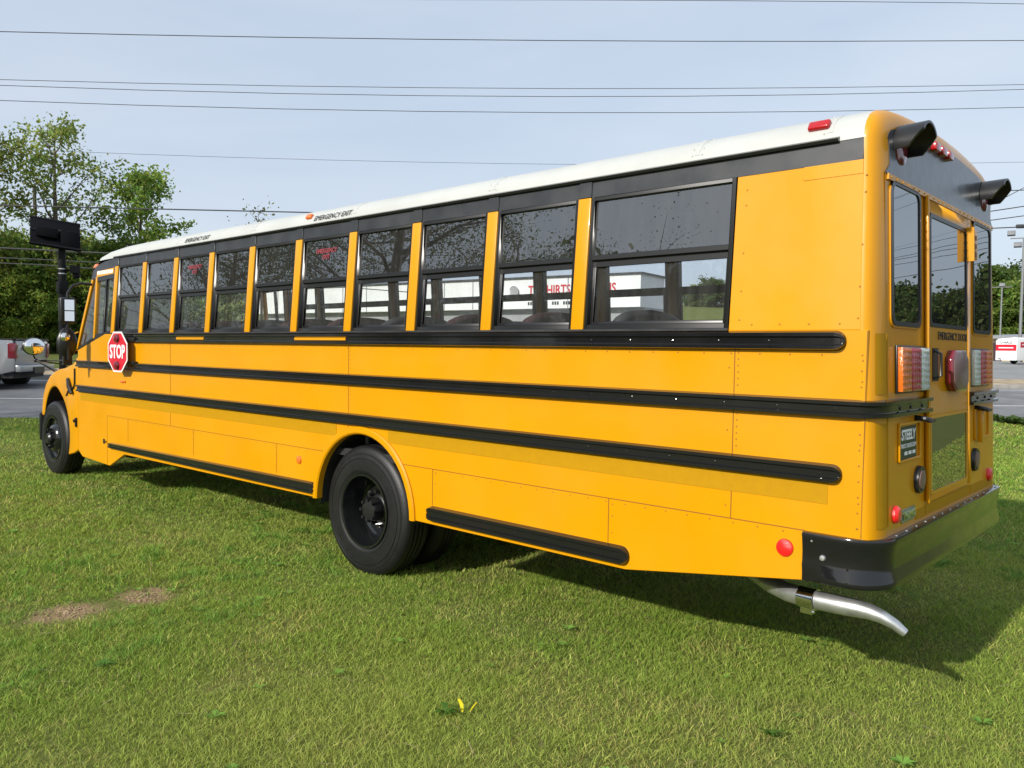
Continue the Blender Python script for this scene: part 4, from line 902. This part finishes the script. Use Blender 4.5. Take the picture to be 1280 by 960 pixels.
# ------------------------------------------------------------------ TREES
def make_tree(name,label,loc,h,base=.25,spread=.35,limbs=11,twigs=4,leaves=60,lsz=.14,col=(.075,.13,.02),var=.35,seed=1,trunk=.18,sig=.42,group=None,upright=.6,fork=False,open_=1.0,bare=False):
    rg=random.Random(seed); nr=np.random.default_rng(seed)
    t=thing(name,loc,label,'tree',group)
    m=MB(); top=Vector((rg.uniform(-.04,.04)*h,rg.uniform(-.04,.04)*h,h*.93)); mid=Vector((rg.uniform(-.03,.03)*h,rg.uniform(-.03,.03)*h,h*.5))
    def tp(q): return Vector((0,0,0))*(1-q)**2+mid*2*q*(1-q)+top*q*q
    m.tube([tp(q) for q in (0,.08,.25,.5,.75,1)],[trunk*1.35,trunk,trunk*.85,trunk*.6,trunk*.32,trunk*.08],8)
    cl=[]
    for i in range(limbs):
        q=base+(1-base)*(i+.5)/limbs*.95; p=tp(q); a=i*2.4+rg.uniform(-.5,.5)
        prof=math.sin(PI*min(1,max(.08,(q-base)/(1-base)*.85+.15)))**.7
        L=h*spread*prof*rg.uniform(.7,1.2); el=upright*rg.uniform(.6,1.3)
        d=Vector((math.cos(a)*math.cos(el),math.sin(a)*math.cos(el),math.sin(el)))
        pts=[p]; 
        for k in range(1,5): pts.append(p+d*L*k/4+Vector((rg.uniform(-1,1),rg.uniform(-1,1),rg.uniform(-.3,1)))*L*.05*k)
        r0=trunk*.42*(1-q*.6); m.tube(pts,[r0,r0*.75,r0*.5,r0*.33,r0*.12],6)
        cl.append((pts[-1],1.)); 
        for k in range(twigs):
            b=pts[1+k%4]; dd=(d+Vector((rg.uniform(-1,1),rg.uniform(-1,1),rg.uniform(-.4,1)))*.9).normalized(); l2=L*rg.uniform(.25,.5)
            e=b+dd*l2; m.tube([b,b+dd*l2*.5+Vector((0,0,l2*.05)),e],[r0*.3,r0*.2,r0*.07],5); cl.append((e,.8)); cl.append((b+dd*l2*.55,.6))
    o=link('trunk',m.mesh('trunk'),'bark',t); o.matrix_parent_inverse=Matrix.Identity(4)
    # leaves
    C_=[];Cc=[]
    for c,wt in cl:
        n=int(leaves*wt*rg.uniform(.4,1.4)*open_); s=sig*h/12*rg.uniform(.6,1.3)
        C_.append(nr.normal(0,1,(n,3))*np.array([s,s,s*.75])+np.array(c)); 
        sh=rg.uniform(1-var,1+var); Cc.append(np.full((n,1),sh))
    C_=np.concatenate(C_); Cc=np.concatenate(Cc); n=len(C_)
    a1=nr.normal(0,1,(n,3)); a1/=np.linalg.norm(a1,axis=1)[:,None]; a2=np.cross(a1,nr.normal(0,1,(n,3))); a2/=np.linalg.norm(a2,axis=1)[:,None]
    s=(lsz*nr.uniform(.6,1.3,(n,1))); V=np.stack([C_-a1*s*.6,C_-a2*s*.38+a1*s*.05,C_+a1*s*.65,C_+a2*s*.38+a1*s*.05],1)
    V[:,:,2]=np.maximum(V[:,:,2],.05)
    cc=np.array(col)*Cc*nr.uniform(.7,1.3,(n,1)); cc[:,0]*=nr.uniform(.8,1.35,n); cols=np.repeat(cc[:,None,:],4,1).reshape(-1,3)
    me=raw_mesh('crown',V.reshape(-1,3),np.arange(n*4),np.full(n,4),cols)
    o=link('crown',me,'leaf',t); o.matrix_parent_inverse=Matrix.Identity(4)
    return t
def pol(px,dist,py=None):
    """ground point on the ray through an image column (used once to lay the plan out)"""
    a=YAW-math.atan((px-640)/FPX); return CAM.x+dist*math.cos(a),CAM.y+dist*math.sin(a)
def place(px,dist): x,y=pol(px,dist); return (x,y,gz(x,y)-.05)
# named trees on the left beyond the road
make_tree('tall_tree','tall sparse tree with narrow upright limbs behind the solar panel pole',place(78,46),11.9,base=.22,spread=.25,limbs=14,twigs=7,leaves=40,lsz=.15,col=(.22,.30,.065),seed=5,upright=.80,sig=.30,trunk=.22)
make_tree('leafy_tree','leafy yellow-green tree rising just beyond the front of the bus roof',place(176,47),10.0,base=.15,spread=.23,limbs=14,twigs=7,leaves=52,lsz=.17,col=(.20,.31,.055),seed=9,upright=.75,sig=.36)
make_tree('broad_tree','olive-green tree cut off by the left edge of the photo',place(-40,45),11.0,base=.12,spread=.22,limbs=16,twigs=8,leaves=50,lsz=.17,col=(.20,.25,.05),seed=12,upright=.7,sig=.5,trunk=.25)
make_tree('thin_tree','thin treetop barely showing over the white roof beside the second emergency exit lettering',place(327,52),9.5,base=.5,spread=.16,limbs=8,twigs=3,leaves=5,lsz=.16,col=(.13,.15,.05),seed=19,upright=.8,sig=.5,trunk=.10)
# dense wood on the left
pd=[make_tree('woodland_tree','dense mid-green tree in the wood beyond the left end of the road',place(30,50),5.6,base=.04,spread=.48,limbs=18,twigs=5,leaves=92,lsz=.18,col=(.16,.25,.045),seed=31,upright=.35,sig=.62,group='trees of the wood beyond the road'),
    make_tree('woodland_tree','dark green tree in the wood beyond the left end of the road',place(110,52),5.9,base=.04,spread=.46,limbs=18,twigs=5,leaves=92,lsz=.18,col=(.12,.21,.035),seed=32,upright=.4,sig=.62,group='trees of the wood beyond the road'),
    make_tree('woodland_tree','light yellow-green tree in the wood beyond the left end of the road',place(75,54),6.6,base=.04,spread=.42,limbs=18,twigs=5,leaves=80,lsz=.18,col=(.23,.32,.055),seed=33,upright=.5,sig=.62,group='trees of the wood beyond the road')]
k=0
for px,ds in ((-60,48),(-20,53),(5,57),(55,49),(95,48),(140,50),(150,56),(190,52),(215,58),(-80,56),(120,62),(45,61),(240,55),(0,47),(25,46),(60,46.5),(102,46),(135,46),(170,49)):
    p=place(px,ds); dup(pd[k%3],loc=p,rz=random.uniform(0,6.28),sc=random.uniform(.8,1.12) if ds>47.5 else random.uniform(.55,.72)); k+=1
for px,ds,sx in ((8,52,.80),(98,54,.74),(60,56,.82),(135,53,.66)): dup(pd[2],loc=place(px,ds),rz=px,sc=(sx*.75,sx*.75,sx*1.2))
# hillside wood on the right and behind the buildings
pr3=[make_tree('hillside_tree','mid-green round tree on the grassy hillside behind the buildings',place(1245,100),6.2,base=.05,spread=.42,limbs=16,twigs=5,leaves=95,lsz=.34,col=(.11,.18,.03),seed=41,upright=.5,sig=.7,group='trees on the hillside'),
     make_tree('hillside_tree','pale green tree on the grassy hillside behind the buildings',place(1270,104),5.8,base=.05,spread=.42,limbs=16,twigs=5,leaves=95,lsz=.34,col=(.17,.23,.045),seed=42,upright=.5,sig=.7,group='trees on the hillside')]
pr3.append(make_tree('hillside_tree','dark green tree on the grassy hillside behind the buildings',place(1228,108),6.5,base=.05,spread=.38,limbs=16,twigs=5,leaves=95,lsz=.34,col=(.075,.13,.026),seed=43,upright=.6,sig=.7,group='trees on the hillside'))
k=0
for px,ds,s_ in ((1258,98,.42),(1285,100,.5),(1262,112,.6),(1300,106,.55),(1330,110,.6),(1236,116,.6),(1215,104,.5),(1190,112,.55),(1251,106,.55),(1274,110,.62),(1244,110,.5),(1290,114,.6),(860,112,.24),(872,113,.30),(886,112,.36),(900,114,.28),(915,112,.3),(935,108,.3),(1370,110,.55),(1410,115,.6),(1160,118,.55),(1125,112,.5),(1460,110,.6)):
    q_=place(px,ds); dup(pr3[k%3],loc=(q_[0],q_[1],q_[2]-.9*s_),rz=random.uniform(0,6.28),sc=(s_*1.9,s_*1.9,s_*1.7)); k+=1
# trees behind the camera (seen mirrored in the bus windows)
rt=[make_tree('spreading_tree','large spreading tree on the camera side of the lawn, mirrored in the bus windows',(18.5,11.5,0),11.5,base=.18,spread=.46,limbs=18,twigs=9,leaves=60,lsz=.085,col=(.085,.12,.025),seed=51,upright=.35,sig=.55,trunk=.28,group='trees mirrored in the bus windows')]
for (x,y,s,rz) in ((25.5,15.5,1.0,2.0),(31,13,.95,4),(22,21.,.9,1.0),(40,20,1.0,3)): dup(rt[0],loc=(x,y,0),rz=rz,sc=s)
rd=make_tree('round_tree','dense round tree standing far behind the camera, mirrored low in the rear side window',(24,33,0),9.3,base=.08,spread=.42,limbs=16,twigs=5,leaves=110,lsz=.4,col=(.06,.10,.02),seed=55,upright=.5,sig=.7,group='trees mirrored in the bus windows')
rd.location=(24.5,33,0); rd.scale=(1.1,1.1,1.2)
for (x,y,s,rz) in ((20.8,36,1.22,1),(18.2,39,1.1,3),(22.8,38,1.25,2),(27.5,34,.85,2),(36,36,1.1,4),(2,58,.9,.7),(46,34,1.2,1.7)): dup(rd,loc=(x,y,0),rz=rz,sc=(s*.8,s*.8,s))
for i in range(16):   # tree belt beyond the rear of the bus
    a=R(236+i*2.1); d=random.uniform(52,62); x,y=CAM.x+d*math.cos(a),-3+d*math.sin(a); dup(rd,loc=(x,y,gz(x,y)),rz=i*1.3,sc=random.uniform(.62,.80))
# ------------------------------------------------------------------ wires
def wire(label,t,pts,rad=.012,s_ext=(-60,70),name='power_line'):
    ss=[p[0] for p in pts]; zs_=[p[1] for p in pts]; a,b=ss[0],ss[-1]
    if len(pts)>2:
        co=np.polyfit(ss,zs_,2); fz=lambda s:float(np.polyval(co,s)); sl0=2*co[0]*a+co[1]; sl1=2*co[0]*b+co[1]
    else:
        k=(zs_[1]-zs_[0])/(b-a); fz=lambda s:zs_[0]+k*(s-a); sl0=sl1=k
    path=[]
    for s in np.linspace(s_ext[0],s_ext[1],40):
        if s<a: z=fz(a)+(s-a)*sl0*.6
        elif s>b: z=fz(b)+(s-b)*min(sl1,.09)*.8
        else: z=fz(s)
        q=C2+ND*t+RD*s; path.append((q[0],q[1],z))
    m=MB(); m.tube(path,rad*(.75 if rad<.016 else 1),5); o=obj(name,m,'wire'); tag(o,label,'power line','overhead lines along the road'); return o
wire('highest thin wire, leaving the top edge of the photo left of centre',19,[(-1.63,9.71),(6.23,10.18),(14.87,10.64)],.010)
wire('second wire from the top, spanning the whole sky well above the others',20,[(-9.63,8.91),(2.14,9.39),(15.7,10.16)],.014)
wire('upper of the two wires running close together in mid sky',20,[(-9.64,7.83),(2.16,8.23),(15.75,9.02)],.010)
wire('lower of the two wires running close together in mid sky',20.5,[(-9.89,7.85),(2.22,8.19),(16.15,9.07)],.011)
wire('wire just beneath the close pair, vanishing behind the top rear corner of the bus',20,[(-9.65,7.36),(2.17,7.65),(15.77,8.43)],.011)
wire('faint thin wire crossing the top of the tall sparse tree',30,[(-14.49,8.49),(3.28,8.69),(23.76,9.58)],.009)
wire('thick cable ending behind the white bus roof at its middle',31,[(-15,6.71),(-7.82,6.78),(-4.08,6.82)],.024,(-60,5))
wire('cable passing just below the solar panel on the left',31,[(-15.01,5.2),(-13.39,5.16),(-11.8,5.12)],.026,(-60,0))
wire('middle cable of the three between the solar panel and the camera box',31,[(-15.02,4.85),(-12.85,4.8),(-11.89,4.77)],.018,(-60,0))
wire('lowest cable on the left, level with the camera box on the pole',31,[(-15.02,4.66),(-12.85,4.6),(-12.16,4.56)],.018,(-60,0))
for lab,pts,rad in (('topmost of the thick cables beside the right warning lamp visor',[(23.5,8.78),(25.4,8.92)],.020),('steeply climbing cable beside the right warning lamp visor',[(23.53,8.04),(25.39,9.02)],.016),('middle cable right of the bus below the steep one',[(23.53,7.91),(25.43,8.24)],.022),('cable second from the bottom, right of the bus',[(23.55,7.54),(25.45,7.84)],.020),('lowest cable right of the bus, carrying the black splice box',[(23.64,7.24),(25.47,7.37)],.024)):
    wire(lab,32,pts,rad,(12,70))
x,y,_=P(32,25.35); m=MB(); m.tube([(x-.22*RD[0],y-.22*RD[1],7.38),(x+.35*RD[0],y+.35*RD[1],7.41)],.09,10); o=obj('splice_box',m,'wire',bevel=.02); tag(o,'black splice enclosure hanging on the lowest cable at the right edge','cable box')
m=MB(); a=P(32,23.96); b=P(40,27.5); m.tube([(a[0],a[1],5.6),(b[0],b[1],8.9)],.012,5); o=obj('guy_wire',m,'wire'); tag(o,'thin slanting guy wire above the hillside trees by the light pole','guy wire')
# ------------------------------------------------------------------ solar panel pole on the left
px_,py_=17.7,-2.42; pz_=gz(px_,py_)
sp_=thing('solar_pole',(px_,py_,pz_),'black pole carrying a tilted solar panel and a camera, behind the front of the bus','pole')
def S(name,m,mat,par=None,**k): return obj(name,m,mat,par or sp_,**k)
m=MB(); m.tube([(px_,py_,pz_),(px_,py_,4.25)],.075,14); m.tube([(px_,py_,pz_),(px_,py_,pz_+.03)],.16,14); S('pole',m,'polem')
vd=Vector((px_-CAM.x,py_-CAM.y,0)).normalized(); rt_=Vector((vd.y,-vd.x,0))
c=Vector((px_,py_,4.17))+rt_*-.12+vd*.05; tl_=R(52)
ax=(rt_*math.cos(R(6))+Vector((0,0,-1))*math.sin(R(6))).normalized(); az=(Vector((0,0,1))*math.sin(tl_)+vd*math.cos(tl_)).normalized(); ay=ax.cross(az)
m=MB(); m.obox(c,ax*.47,ay*.02,az*.40); pn=S('solar_panel',m,'solar',bevel=.004)
m=MB(); m.obox(c-ay*.03 if ay.dot(vd)>0 else c+ay*.03,ax*.48,ay*.012,az*.02); m.obox(c+az*.38,ax*.48,ay*.03,az*.02); m.obox(c-az*.38,ax*.48,ay*.03,az*.02); S('panel_frame',m,'polem',pn)
m=MB(); m.obox(c-vd*.16-ax*.16+Vector((0,0,-.02)),ax*.2,vd*.07,Vector((0,0,.10))); m.obox(c-vd*.12+ax*.27+Vector((0,0,-.1)),ax*.17,vd*.12,Vector((0,0,.17))); S('battery_box',m,'solar',bevel=.01)
m=MB(); cb=Vector((px_,py_,3.40)); m.tube([cb,cb+rt_*.16],.02,6); m.obox(cb+rt_*.24+Vector((0,0,.02)),rt_*.10,vd*.12,Vector((0,0,.08))); m.ball(cb+rt_*.27+Vector((0,0,-.10)),.08,.08,.08); S('camera_unit',m,'polem')
m=MB()
for z in (3.32,3.42): m.tube([(px_,py_,z-.012),(px_,py_,z+.012)],.082,14)
S('clamp_band',m,'galv')
m=MB(); m.box(px_-.09,px_+.09,py_-.09,py_+.09,2.9,3.15); S('control_box',m,'polem',bevel=.01)
# slanting wooden pole stub behind it
x,y=pol(50,51)
m=MB(); m.tube([(x,y,gz(x,y)),(x-.1,y+.25,10.3)],[.14,.09],10); o=obj('utility_pole',m,'wood'); tag(o,'leaning wooden pole whose top shows left of the solar panel','pole')
# ------------------------------------------------------------------ pickup truck
def pickup():
    tx,ty=23.95,-3.6
    cpx=pol(18,25.6); z0=gz(cpx[0],cpx[1])+.01
    hd=math.atan2(.753,.657)   # heading
    t=thing('pickup_truck',(cpx[0],cpx[1],z0),'silver pickup truck on the road, cut off by the left edge of the photo','pickup truck',rz=0)
    # local frame: origin at rear-left corner on ground, a forward, b to the right (away), up
    A=Vector((math.cos(hd),math.sin(hd),0)); Bv=Vector((math.sin(hd),-math.cos(hd),0)); O=Vector((cpx[0],cpx[1],z0))
    L=lambda a,b,z:O+A*a+Bv*b+Vector((0,0,z))
    sil=principled('silver_car_paint',(.34,.35,.36),.32,.5,coat=.6)
    def K(name,mm,mat,par=None,**k): return obj(name,mm,mat,par or t,**k)
    side=[(0,.52),(.05,1.36),(1.75,1.38),(1.78,1.45),(2.2,1.94),(3.55,1.96),(4.25,1.42),(5.45,1.30),(5.72,1.05),(5.78,.55),(5.3,.42),(5.05,.42)]
    def ar(cx,r_=.47): return [(cx+r_*math.cos(q),.42+r_*math.sin(q)) for q in [PI*k/10 for k in range(11)]]
    poly=side+ar(4.75)[0:]+[(4.2,.42),(1.75,.42)]+ar(.85)+[(.3,.45)]
    mm=MB(); mm.prism(poly,lambda p,k:L(p[0],2.0*k,p[1]) if p[1]<1.46 else L(p[0],.18+1.64*k,p[1])); K('body',mm,sil,bevel=.03,segs=2)
    mm=MB()
    mm.prism([(1.9,1.48),(2.25,1.88),(3.5,1.90),(4.05,1.48)],lambda p,k:L(p[0],.14+.02*k if p[1]<1.6 else .20,p[1]) if k==0 else L(p[0],.17 if p[1]<1.6 else .23,p[1])); K('side_windows',mm,'glass_dk')
    mm=MB(); mm.prism([(.15,1.49),(1.85,1.49),(1.85,1.88),(.15,1.88)],lambda p,k:L(2.0+(p[1]-1.5)*.5-.16-.01*k,p[0],p[1])); K('rear_window',mm,'glass_dk')
    mm=MB(); mm.prism([(.07,.66),(1.93,.66),(1.93,1.34),(.07,1.34)],lambda p,k:L(-.012-.02*k+.03,p[0],p[1])); tg=K('tailgate',mm,sil,bevel=.01)
    mm=MB(); mm.prism([(.35,1.08),(1.65,1.08),(1.65,1.16),(.35,1.16)],lambda p,k:L(-.004-.02*k,p[0],p[1])); K('tailgate_trim',mm,sil,tg)
    mm=MB(); mm.prism([(.03,1.36),(1.97,1.36),(1.97,1.41),(.03,1.41)],lambda p,k:L(-.02+.10*k,p[0],p[1])); mm.prism([(0.0,1.385),(1.75,1.385),(1.75,1.41),(0,1.41)],lambda p,k:L(p[0],.0+.08*k,p[1])); K('bed_rail',mm,'frame')
    for b0,b1 in ((-.005,.16),(1.84,2.005)):
        mm=MB(); mm.prism([(b0,.86),(b1,.86),(b1,.98),(b1-.05 if b0<1 else b1,1.0),(b1-.05 if b0<1 else b1,1.14),(b1,1.16),(b1,1.28),(b0,1.28)],lambda p,k:L(-.02+.20*k,p[0],p[1])); K('tail_light',mm,'maroon',bevel=.01)
    mm=MB(); mm.prism([(-.02,.50),(2.02,.50),(2.02,.68),(-.02,.68)],lambda p,k:L(-.16+.14*k,p[0],p[1])); bb=K('rear_bumper',mm,sil,bevel=.02)
    mm=MB(); mm.prism([(.7,.45),(1.3,.45),(1.3,.62),(.7,.62)],lambda p,k:L(-.19+.05*k,p[0],p[1])); K('hitch',mm,'frame',bb)
    mm=MB(); mm.prism([(.1,.32),(1.9,.32),(1.9,.5),(.1,.5)],lambda p,k:L(.1+4.9*k,p[0],p[1])); K('underbody',mm,'dark')
    for a_ in (.85,4.75):
        for b_ in (0.02,1.72):
            mm=MB(); mm.tube([L(a_,b_,.40),L(a_,b_+.26,.40)],.40,28); wl=K('wheel',mm,'rubber',bevel=.03)
            mm=MB(); bo=b_-.004 if b_<1 else b_+.264
            for i in range(6):
                q=2*PI*i/6; mm.obox(L(a_+.13*math.cos(q),bo,.40+.13*math.sin(q)),A*math.cos(q)*.12+Vector((0,0,math.sin(q)*.12)),Bv*.012,(A*-math.sin(q)+Vector((0,0,math.cos(q))))*.03)
            mm.tube([L(a_,bo-.012,.40),L(a_,bo+.012,.40)],.05,12); K('rim',mm,'chrome',wl)
pickup()
# ------------------------------------------------------------------ box trailer on the far lot
def trailer():
    x,y=pol(1243,57); z0=gz(x,y)+.02
    t=thing('cargo_trailer',(x,y,z0),'white enclosed cargo trailer with red bands parked on the lot right of the bus','trailer')
    vd=Vector((x-CAM.x,y-CAM.y,0)).normalized(); rt=Vector((vd.y,-vd.x,0))
    e1=(rt*.93+vd*-.10).normalized(); fa=(rt*.82+vd*.57).normalized()  # front face direction and side face direction in plan
    A=(rt*.95-vd*.31).normalized(); Bv=(rt*.55+vd*.83).normalized(); Bv=Vector((-A.y,A.x,0)); 
    if Bv.dot(vd)<0: Bv=-Bv
    # rotate so that end face is seen on the left and side on the right
    th=R(-38); A=Vector((rt.x,rt.y,0))*math.cos(th)+vd*math.sin(-th)*-1*-1; A=(rt*math.cos(R(30))+vd*-math.sin(R(30))).normalized(); Bv=(rt*math.sin(R(30))+vd*math.cos(R(30))).normalized()
    O=Vector((x,y,z0)); L=lambda a,b,z:O+A*a+Bv*b+Vector((0,0,z))
    wp=principled('trailer_white',(.75,.77,.76),.4,coat=.3)
    def K(name,mm,mat,par=None,**k): return obj(name,mm,mat,par or t,**k)
    Wd=1.25; Ln=3.4
    mm=MB(); mm.loft([[L(a,b,z) for a,z in ((0,.2),(0,1.38),(.12,1.5),(Wd-.12,1.58),(Wd,1.5),(Wd,.2))] for b in (0,Ln)],True); K('box',mm,wp,bevel=.03)
    mm=MB(); mm.prism([(.02,.78),(Wd-.03,.78),(Wd-.03,1.15),(.02,1.15)],lambda p,k:L(p[0],-.004-.006*k,p[1])); b1=K('red_band',mm,'stopred',smooth=False)
    text('band_lettering','MOVING',.17,L(Wd/2,-.012,1.11),A,(0,0,1),'signwhite',b1) if False else None
    mm=MB(); mm.prism([(.18,.93),(Wd-.2,.93),(Wd-.2,.99),(.18,.99)],lambda p,k:L(p[0],-.011-.003*k,p[1])); K('band_mark',mm,'signwhite',b1,smooth=False)
    text('trailer_lettering','U-HAUL',.23,L(Wd/2,-.008,1.27),A,(0,0,1),'ink',t,bold=.004,xs=.88)
    for b0,b1_ in ((.35,1.45),):
        mm=MB(); mm.prism([(b0,.98),(b1_,1.02),(b1_,1.34),(b0,1.30)],lambda p,k:L(Wd+.004+.006*k,p[0],p[1])); q=K('red_band',mm,'stopred',smooth=False)
        mm=MB(); mm.prism([(b0+.15,1.12),(b1_-.15,1.14),(b1_-.15,1.20),(b0+.15,1.18)],lambda p,k:L(Wd+.012+.003*k,p[0],p[1])); K('band_mark',mm,'signwhite',q,smooth=False)
    for a_ in (Wd-.05,-.05):
        mm=MB(); mm.tube([L(a_,1.9,.34),L(a_+.18,1.9,.34)],.34,24); wl=K('wheel',mm,'rubber',bevel=.03)
        mm=MB(); mm.tube([L(a_-.01,1.9,.34),L(a_+.19,1.9,.34)],.17,16); K('rim',mm,'signwhite',wl)
    mm=MB(); mm.prism([(1.4,.42),(2.4,.42),(2.3,.78),(1.5,.78)],lambda p,k:L(Wd-.02+.22*k,p[0],p[1])); K('mudguard',mm,wp,bevel=.03)
    mm=MB(); mm.prism([(.1,.26),(Wd-.1,.26),(Wd-.1,.36),(.1,.36)],lambda p,k:L(p[0],.1+3.2*k,p[1])); mm.tube([L(.3,-.02,.3),L(.6,-.7,.3)],.03,6); K('frame',mm,'dark')
trailer()
# ------------------------------------------------------------------ buildings
def box_frame(px0,d0,px1,d1):
    a=Vector((*pol(px0,d0),0)); b=Vector((*pol(px1,d1),0)); A=(b-a).normalized(); Bv=Vector((-A.y,A.x,0))
    if Bv.dot(a-Vector((CAM.x,CAM.y,0)))<0: Bv=-Bv
    return a,A,Bv,(b-a).length
def shop():
    O,A,Bv,Ln=box_frame(330,78,804,54); z0=1.45; zt=7.0
    c=O+A*Ln/2; t=thing('shop_building',(c.x,c.y,z0),'long white print shop with a red T-shirts sign, seen through the bus windows','building')
    L=lambda a,b,z:O+A*a+Bv*b+Vector((0,0,z)); wh=principled('white_fascia',(.74,.75,.72),.6,noise=.05,nscale=.6); gw=principled('grey_block_wall',(.30,.31,.31),.8,noise=.1,nscale=1)
    def K(n,mm,mat,par=None,**k): return obj(n,mm,mat,par or t,**k)
    mm=MB(); mm.prism([(0,0),(Ln,0),(Ln,3),(0,3)],lambda p,k:L(p[0],p[1],.8 if k==0 else 4.75)); K('wall',mm,gw,smooth=False)
    mm=MB(); mm.prism([(-.3,-.7),(Ln+.0,-.7),(Ln+.0,3.1),(-.3,3.1)],lambda p,k:L(p[0],p[1],4.75 if k==0 else zt-.12)); fa=K('fascia',mm,wh,smooth=False)
    mm=MB()
    for i in range(1,14): mm.prism([(Ln*i/14-.03,0),(Ln*i/14+.03,0),(Ln*i/14+.03,.03),(Ln*i/14-.03,.03)],lambda p,k:L(p[0],-.705-p[1],4.78 if k==0 else zt-.15))
    K('fascia_joint',mm,gw,fa,smooth=False)
    mm=MB(); mm.prism([(-.45,-.85),(Ln+.15,-.85),(Ln+.15,3.3),(-.45,3.3)],lambda p,k:L(p[0],p[1],zt-.12 if k==0 else zt)); K('roof',mm,'header',smooth=False)
    UP=(0,0,1); base=Ln-5.6
    text('sign_lettering','-SHIRTS',.92,L(Ln-6.5,-.72,6.0),A,UP,'stopred',fa,bold=.02,xs=.80)
    text('sign_lettering','T',.92,L(Ln-8.45,-.72,6.0),A,UP,'stopred',fa,bold=.02,xs=.80)
    teal=principled('teal_lettering',(.10,.42,.45),.6); text('sign_lettering','&',.92,L(Ln-4.45,-.72,6.0),A,UP,teal,fa,bold=.02,xs=.85)
    text('sign_lettering','SIGNS',.92,L(Ln-2.75,-.72,6.0),A,UP,'stopred',fa,bold=.02,xs=.80)
    mm=MB()
    for i,(a,b) in enumerate(((-8.7,-8.2),(-8.0,-7.0),(-6.7,-6.1),(-5.8,-4.7),(-4.4,-4.0),(-3.1,-2.2))):
        for k2 in range(int((b-a)/.2)): mm.prism([(Ln+a+k2*.2,0),(Ln+a+k2*.2+.13,0),(Ln+a+k2*.2+.13,.02),(Ln+a+k2*.2,.02)],lambda p,k:L(p[0],-.705-p[1],5.0 if k==0 else 5.22))
    K('small_lettering',mm,'ink',fa,smooth=False)
    mm=MB(); mm.lathe([(0,0),(.42,0),(.45,.03)],L(Ln-9.9,-.75,5.95),'y',20); K('round_emblem',mm,gw,fa)
    for i in range(7):
        a=2+i*Ln/8; mm=MB(); mm.prism([(a,1.9),(a+2.2,1.9),(a+2.2,3.9),(a,3.9)],lambda p,k:L(p[0],-.03+.02*k,p[1])); w1=K('shop_window',mm,'glass_dk',smooth=False)
shop()
def shed():
    O,A,Bv,Ln=box_frame(1225,72,1400,66); z0=gz(O.x,O.y)
    c=O+A*Ln/2; t=thing('storage_building',(c.x,c.y,z0),'low beige building with a grey roof and dark doors behind the cargo trailer','building')
    L=lambda a,b,z:O+A*a+Bv*b+Vector((0,0,z)); wh=principled('beige_wall',(.55,.46,.30),.8,noise=.06,nscale=1); gr=principled('grey_metal_roof',(.26,.27,.28),.5,noise=.08,nscale=2)
    def K(n,mm,mat,par=None,**k): return obj(n,mm,mat,par or t,**k)
    mm=MB(); mm.prism([(0,0),(Ln,0),(Ln,7),(0,7)],lambda p,k:L(p[0],p[1],.9 if k==0 else 3.35)); K('wall',mm,wh,smooth=False)
    mm=MB(); mm.loft([[L(a,b,z) for b,z in ((-.5,3.2),(-.5,3.38),(3.5,3.62),(7.5,3.38),(7.5,3.2))] for a in (-.5,Ln+.5)],True); K('roof',mm,gr,smooth=False)
    for i in range(6):
        a=.9+i*1.7; mm=MB(); mm.prism([(a,1.0),(a+.85,1.0),(a+.85,2.9 if i<2 else 2.6),(a,2.9 if i<2 else 2.6)],lambda p,k:L(p[0],-.03+.02*k,p[1])); K('door',mm,'seat' if i<2 else 'frame',smooth=False)
shed()
# light poles
def lightpole(px,d,ztop,label,heads,rad=.11):
    x,y=pol(px,d); z0=gz(x,y); t=thing('light_pole',(x,y,z0),label,'light pole','light poles on the lot')
    vd=Vector((x-CAM.x,y-CAM.y,0)).normalized(); rt=Vector((vd.y,-vd.x,0))
    m=MB(); m.tube([(x,y,z0),(x,y,ztop)],[rad,rad*.7],10); m.tube([Vector((x,y,ztop))-rt*.8,Vector((x,y,ztop))+rt*.8],.04,6); obj('pole',m,'greypole',t)
    for hx,hz in heads:
        m=MB(); c=Vector((x,y,ztop+hz))+rt*hx; m.obox(c,rt*.24,(vd+Vector((0,0,-.4))).normalized()*.12,(Vector((0,0,1))+vd*.4).normalized()*.17); obj('floodlight',m,'cabin',t,bevel=.04)
lightpole(1273,65,9.9,'tall grey light pole with floodlights rising over the trailer',((-.75,.35),(.75,.35),(-.35,-.45),(.3,-.5)))
lightpole(1248,88,8.3,'small distant light pole in front of the hillside trees left of the taller one',((0,.2),),.09)
# weeds along the grass edge on the right
for i in range(9):
    px=1242+i*7; d=21.8+random.uniform(-.2,.3); x,y=pol(px,d)
    o=weed(x,y,.30+random.uniform(-.05,.1),'long grass clump at the road edge right of the bus',(.09,.15,.03),14); 
    for v in o.data.vertices: v.co.z+=gz(x,y)
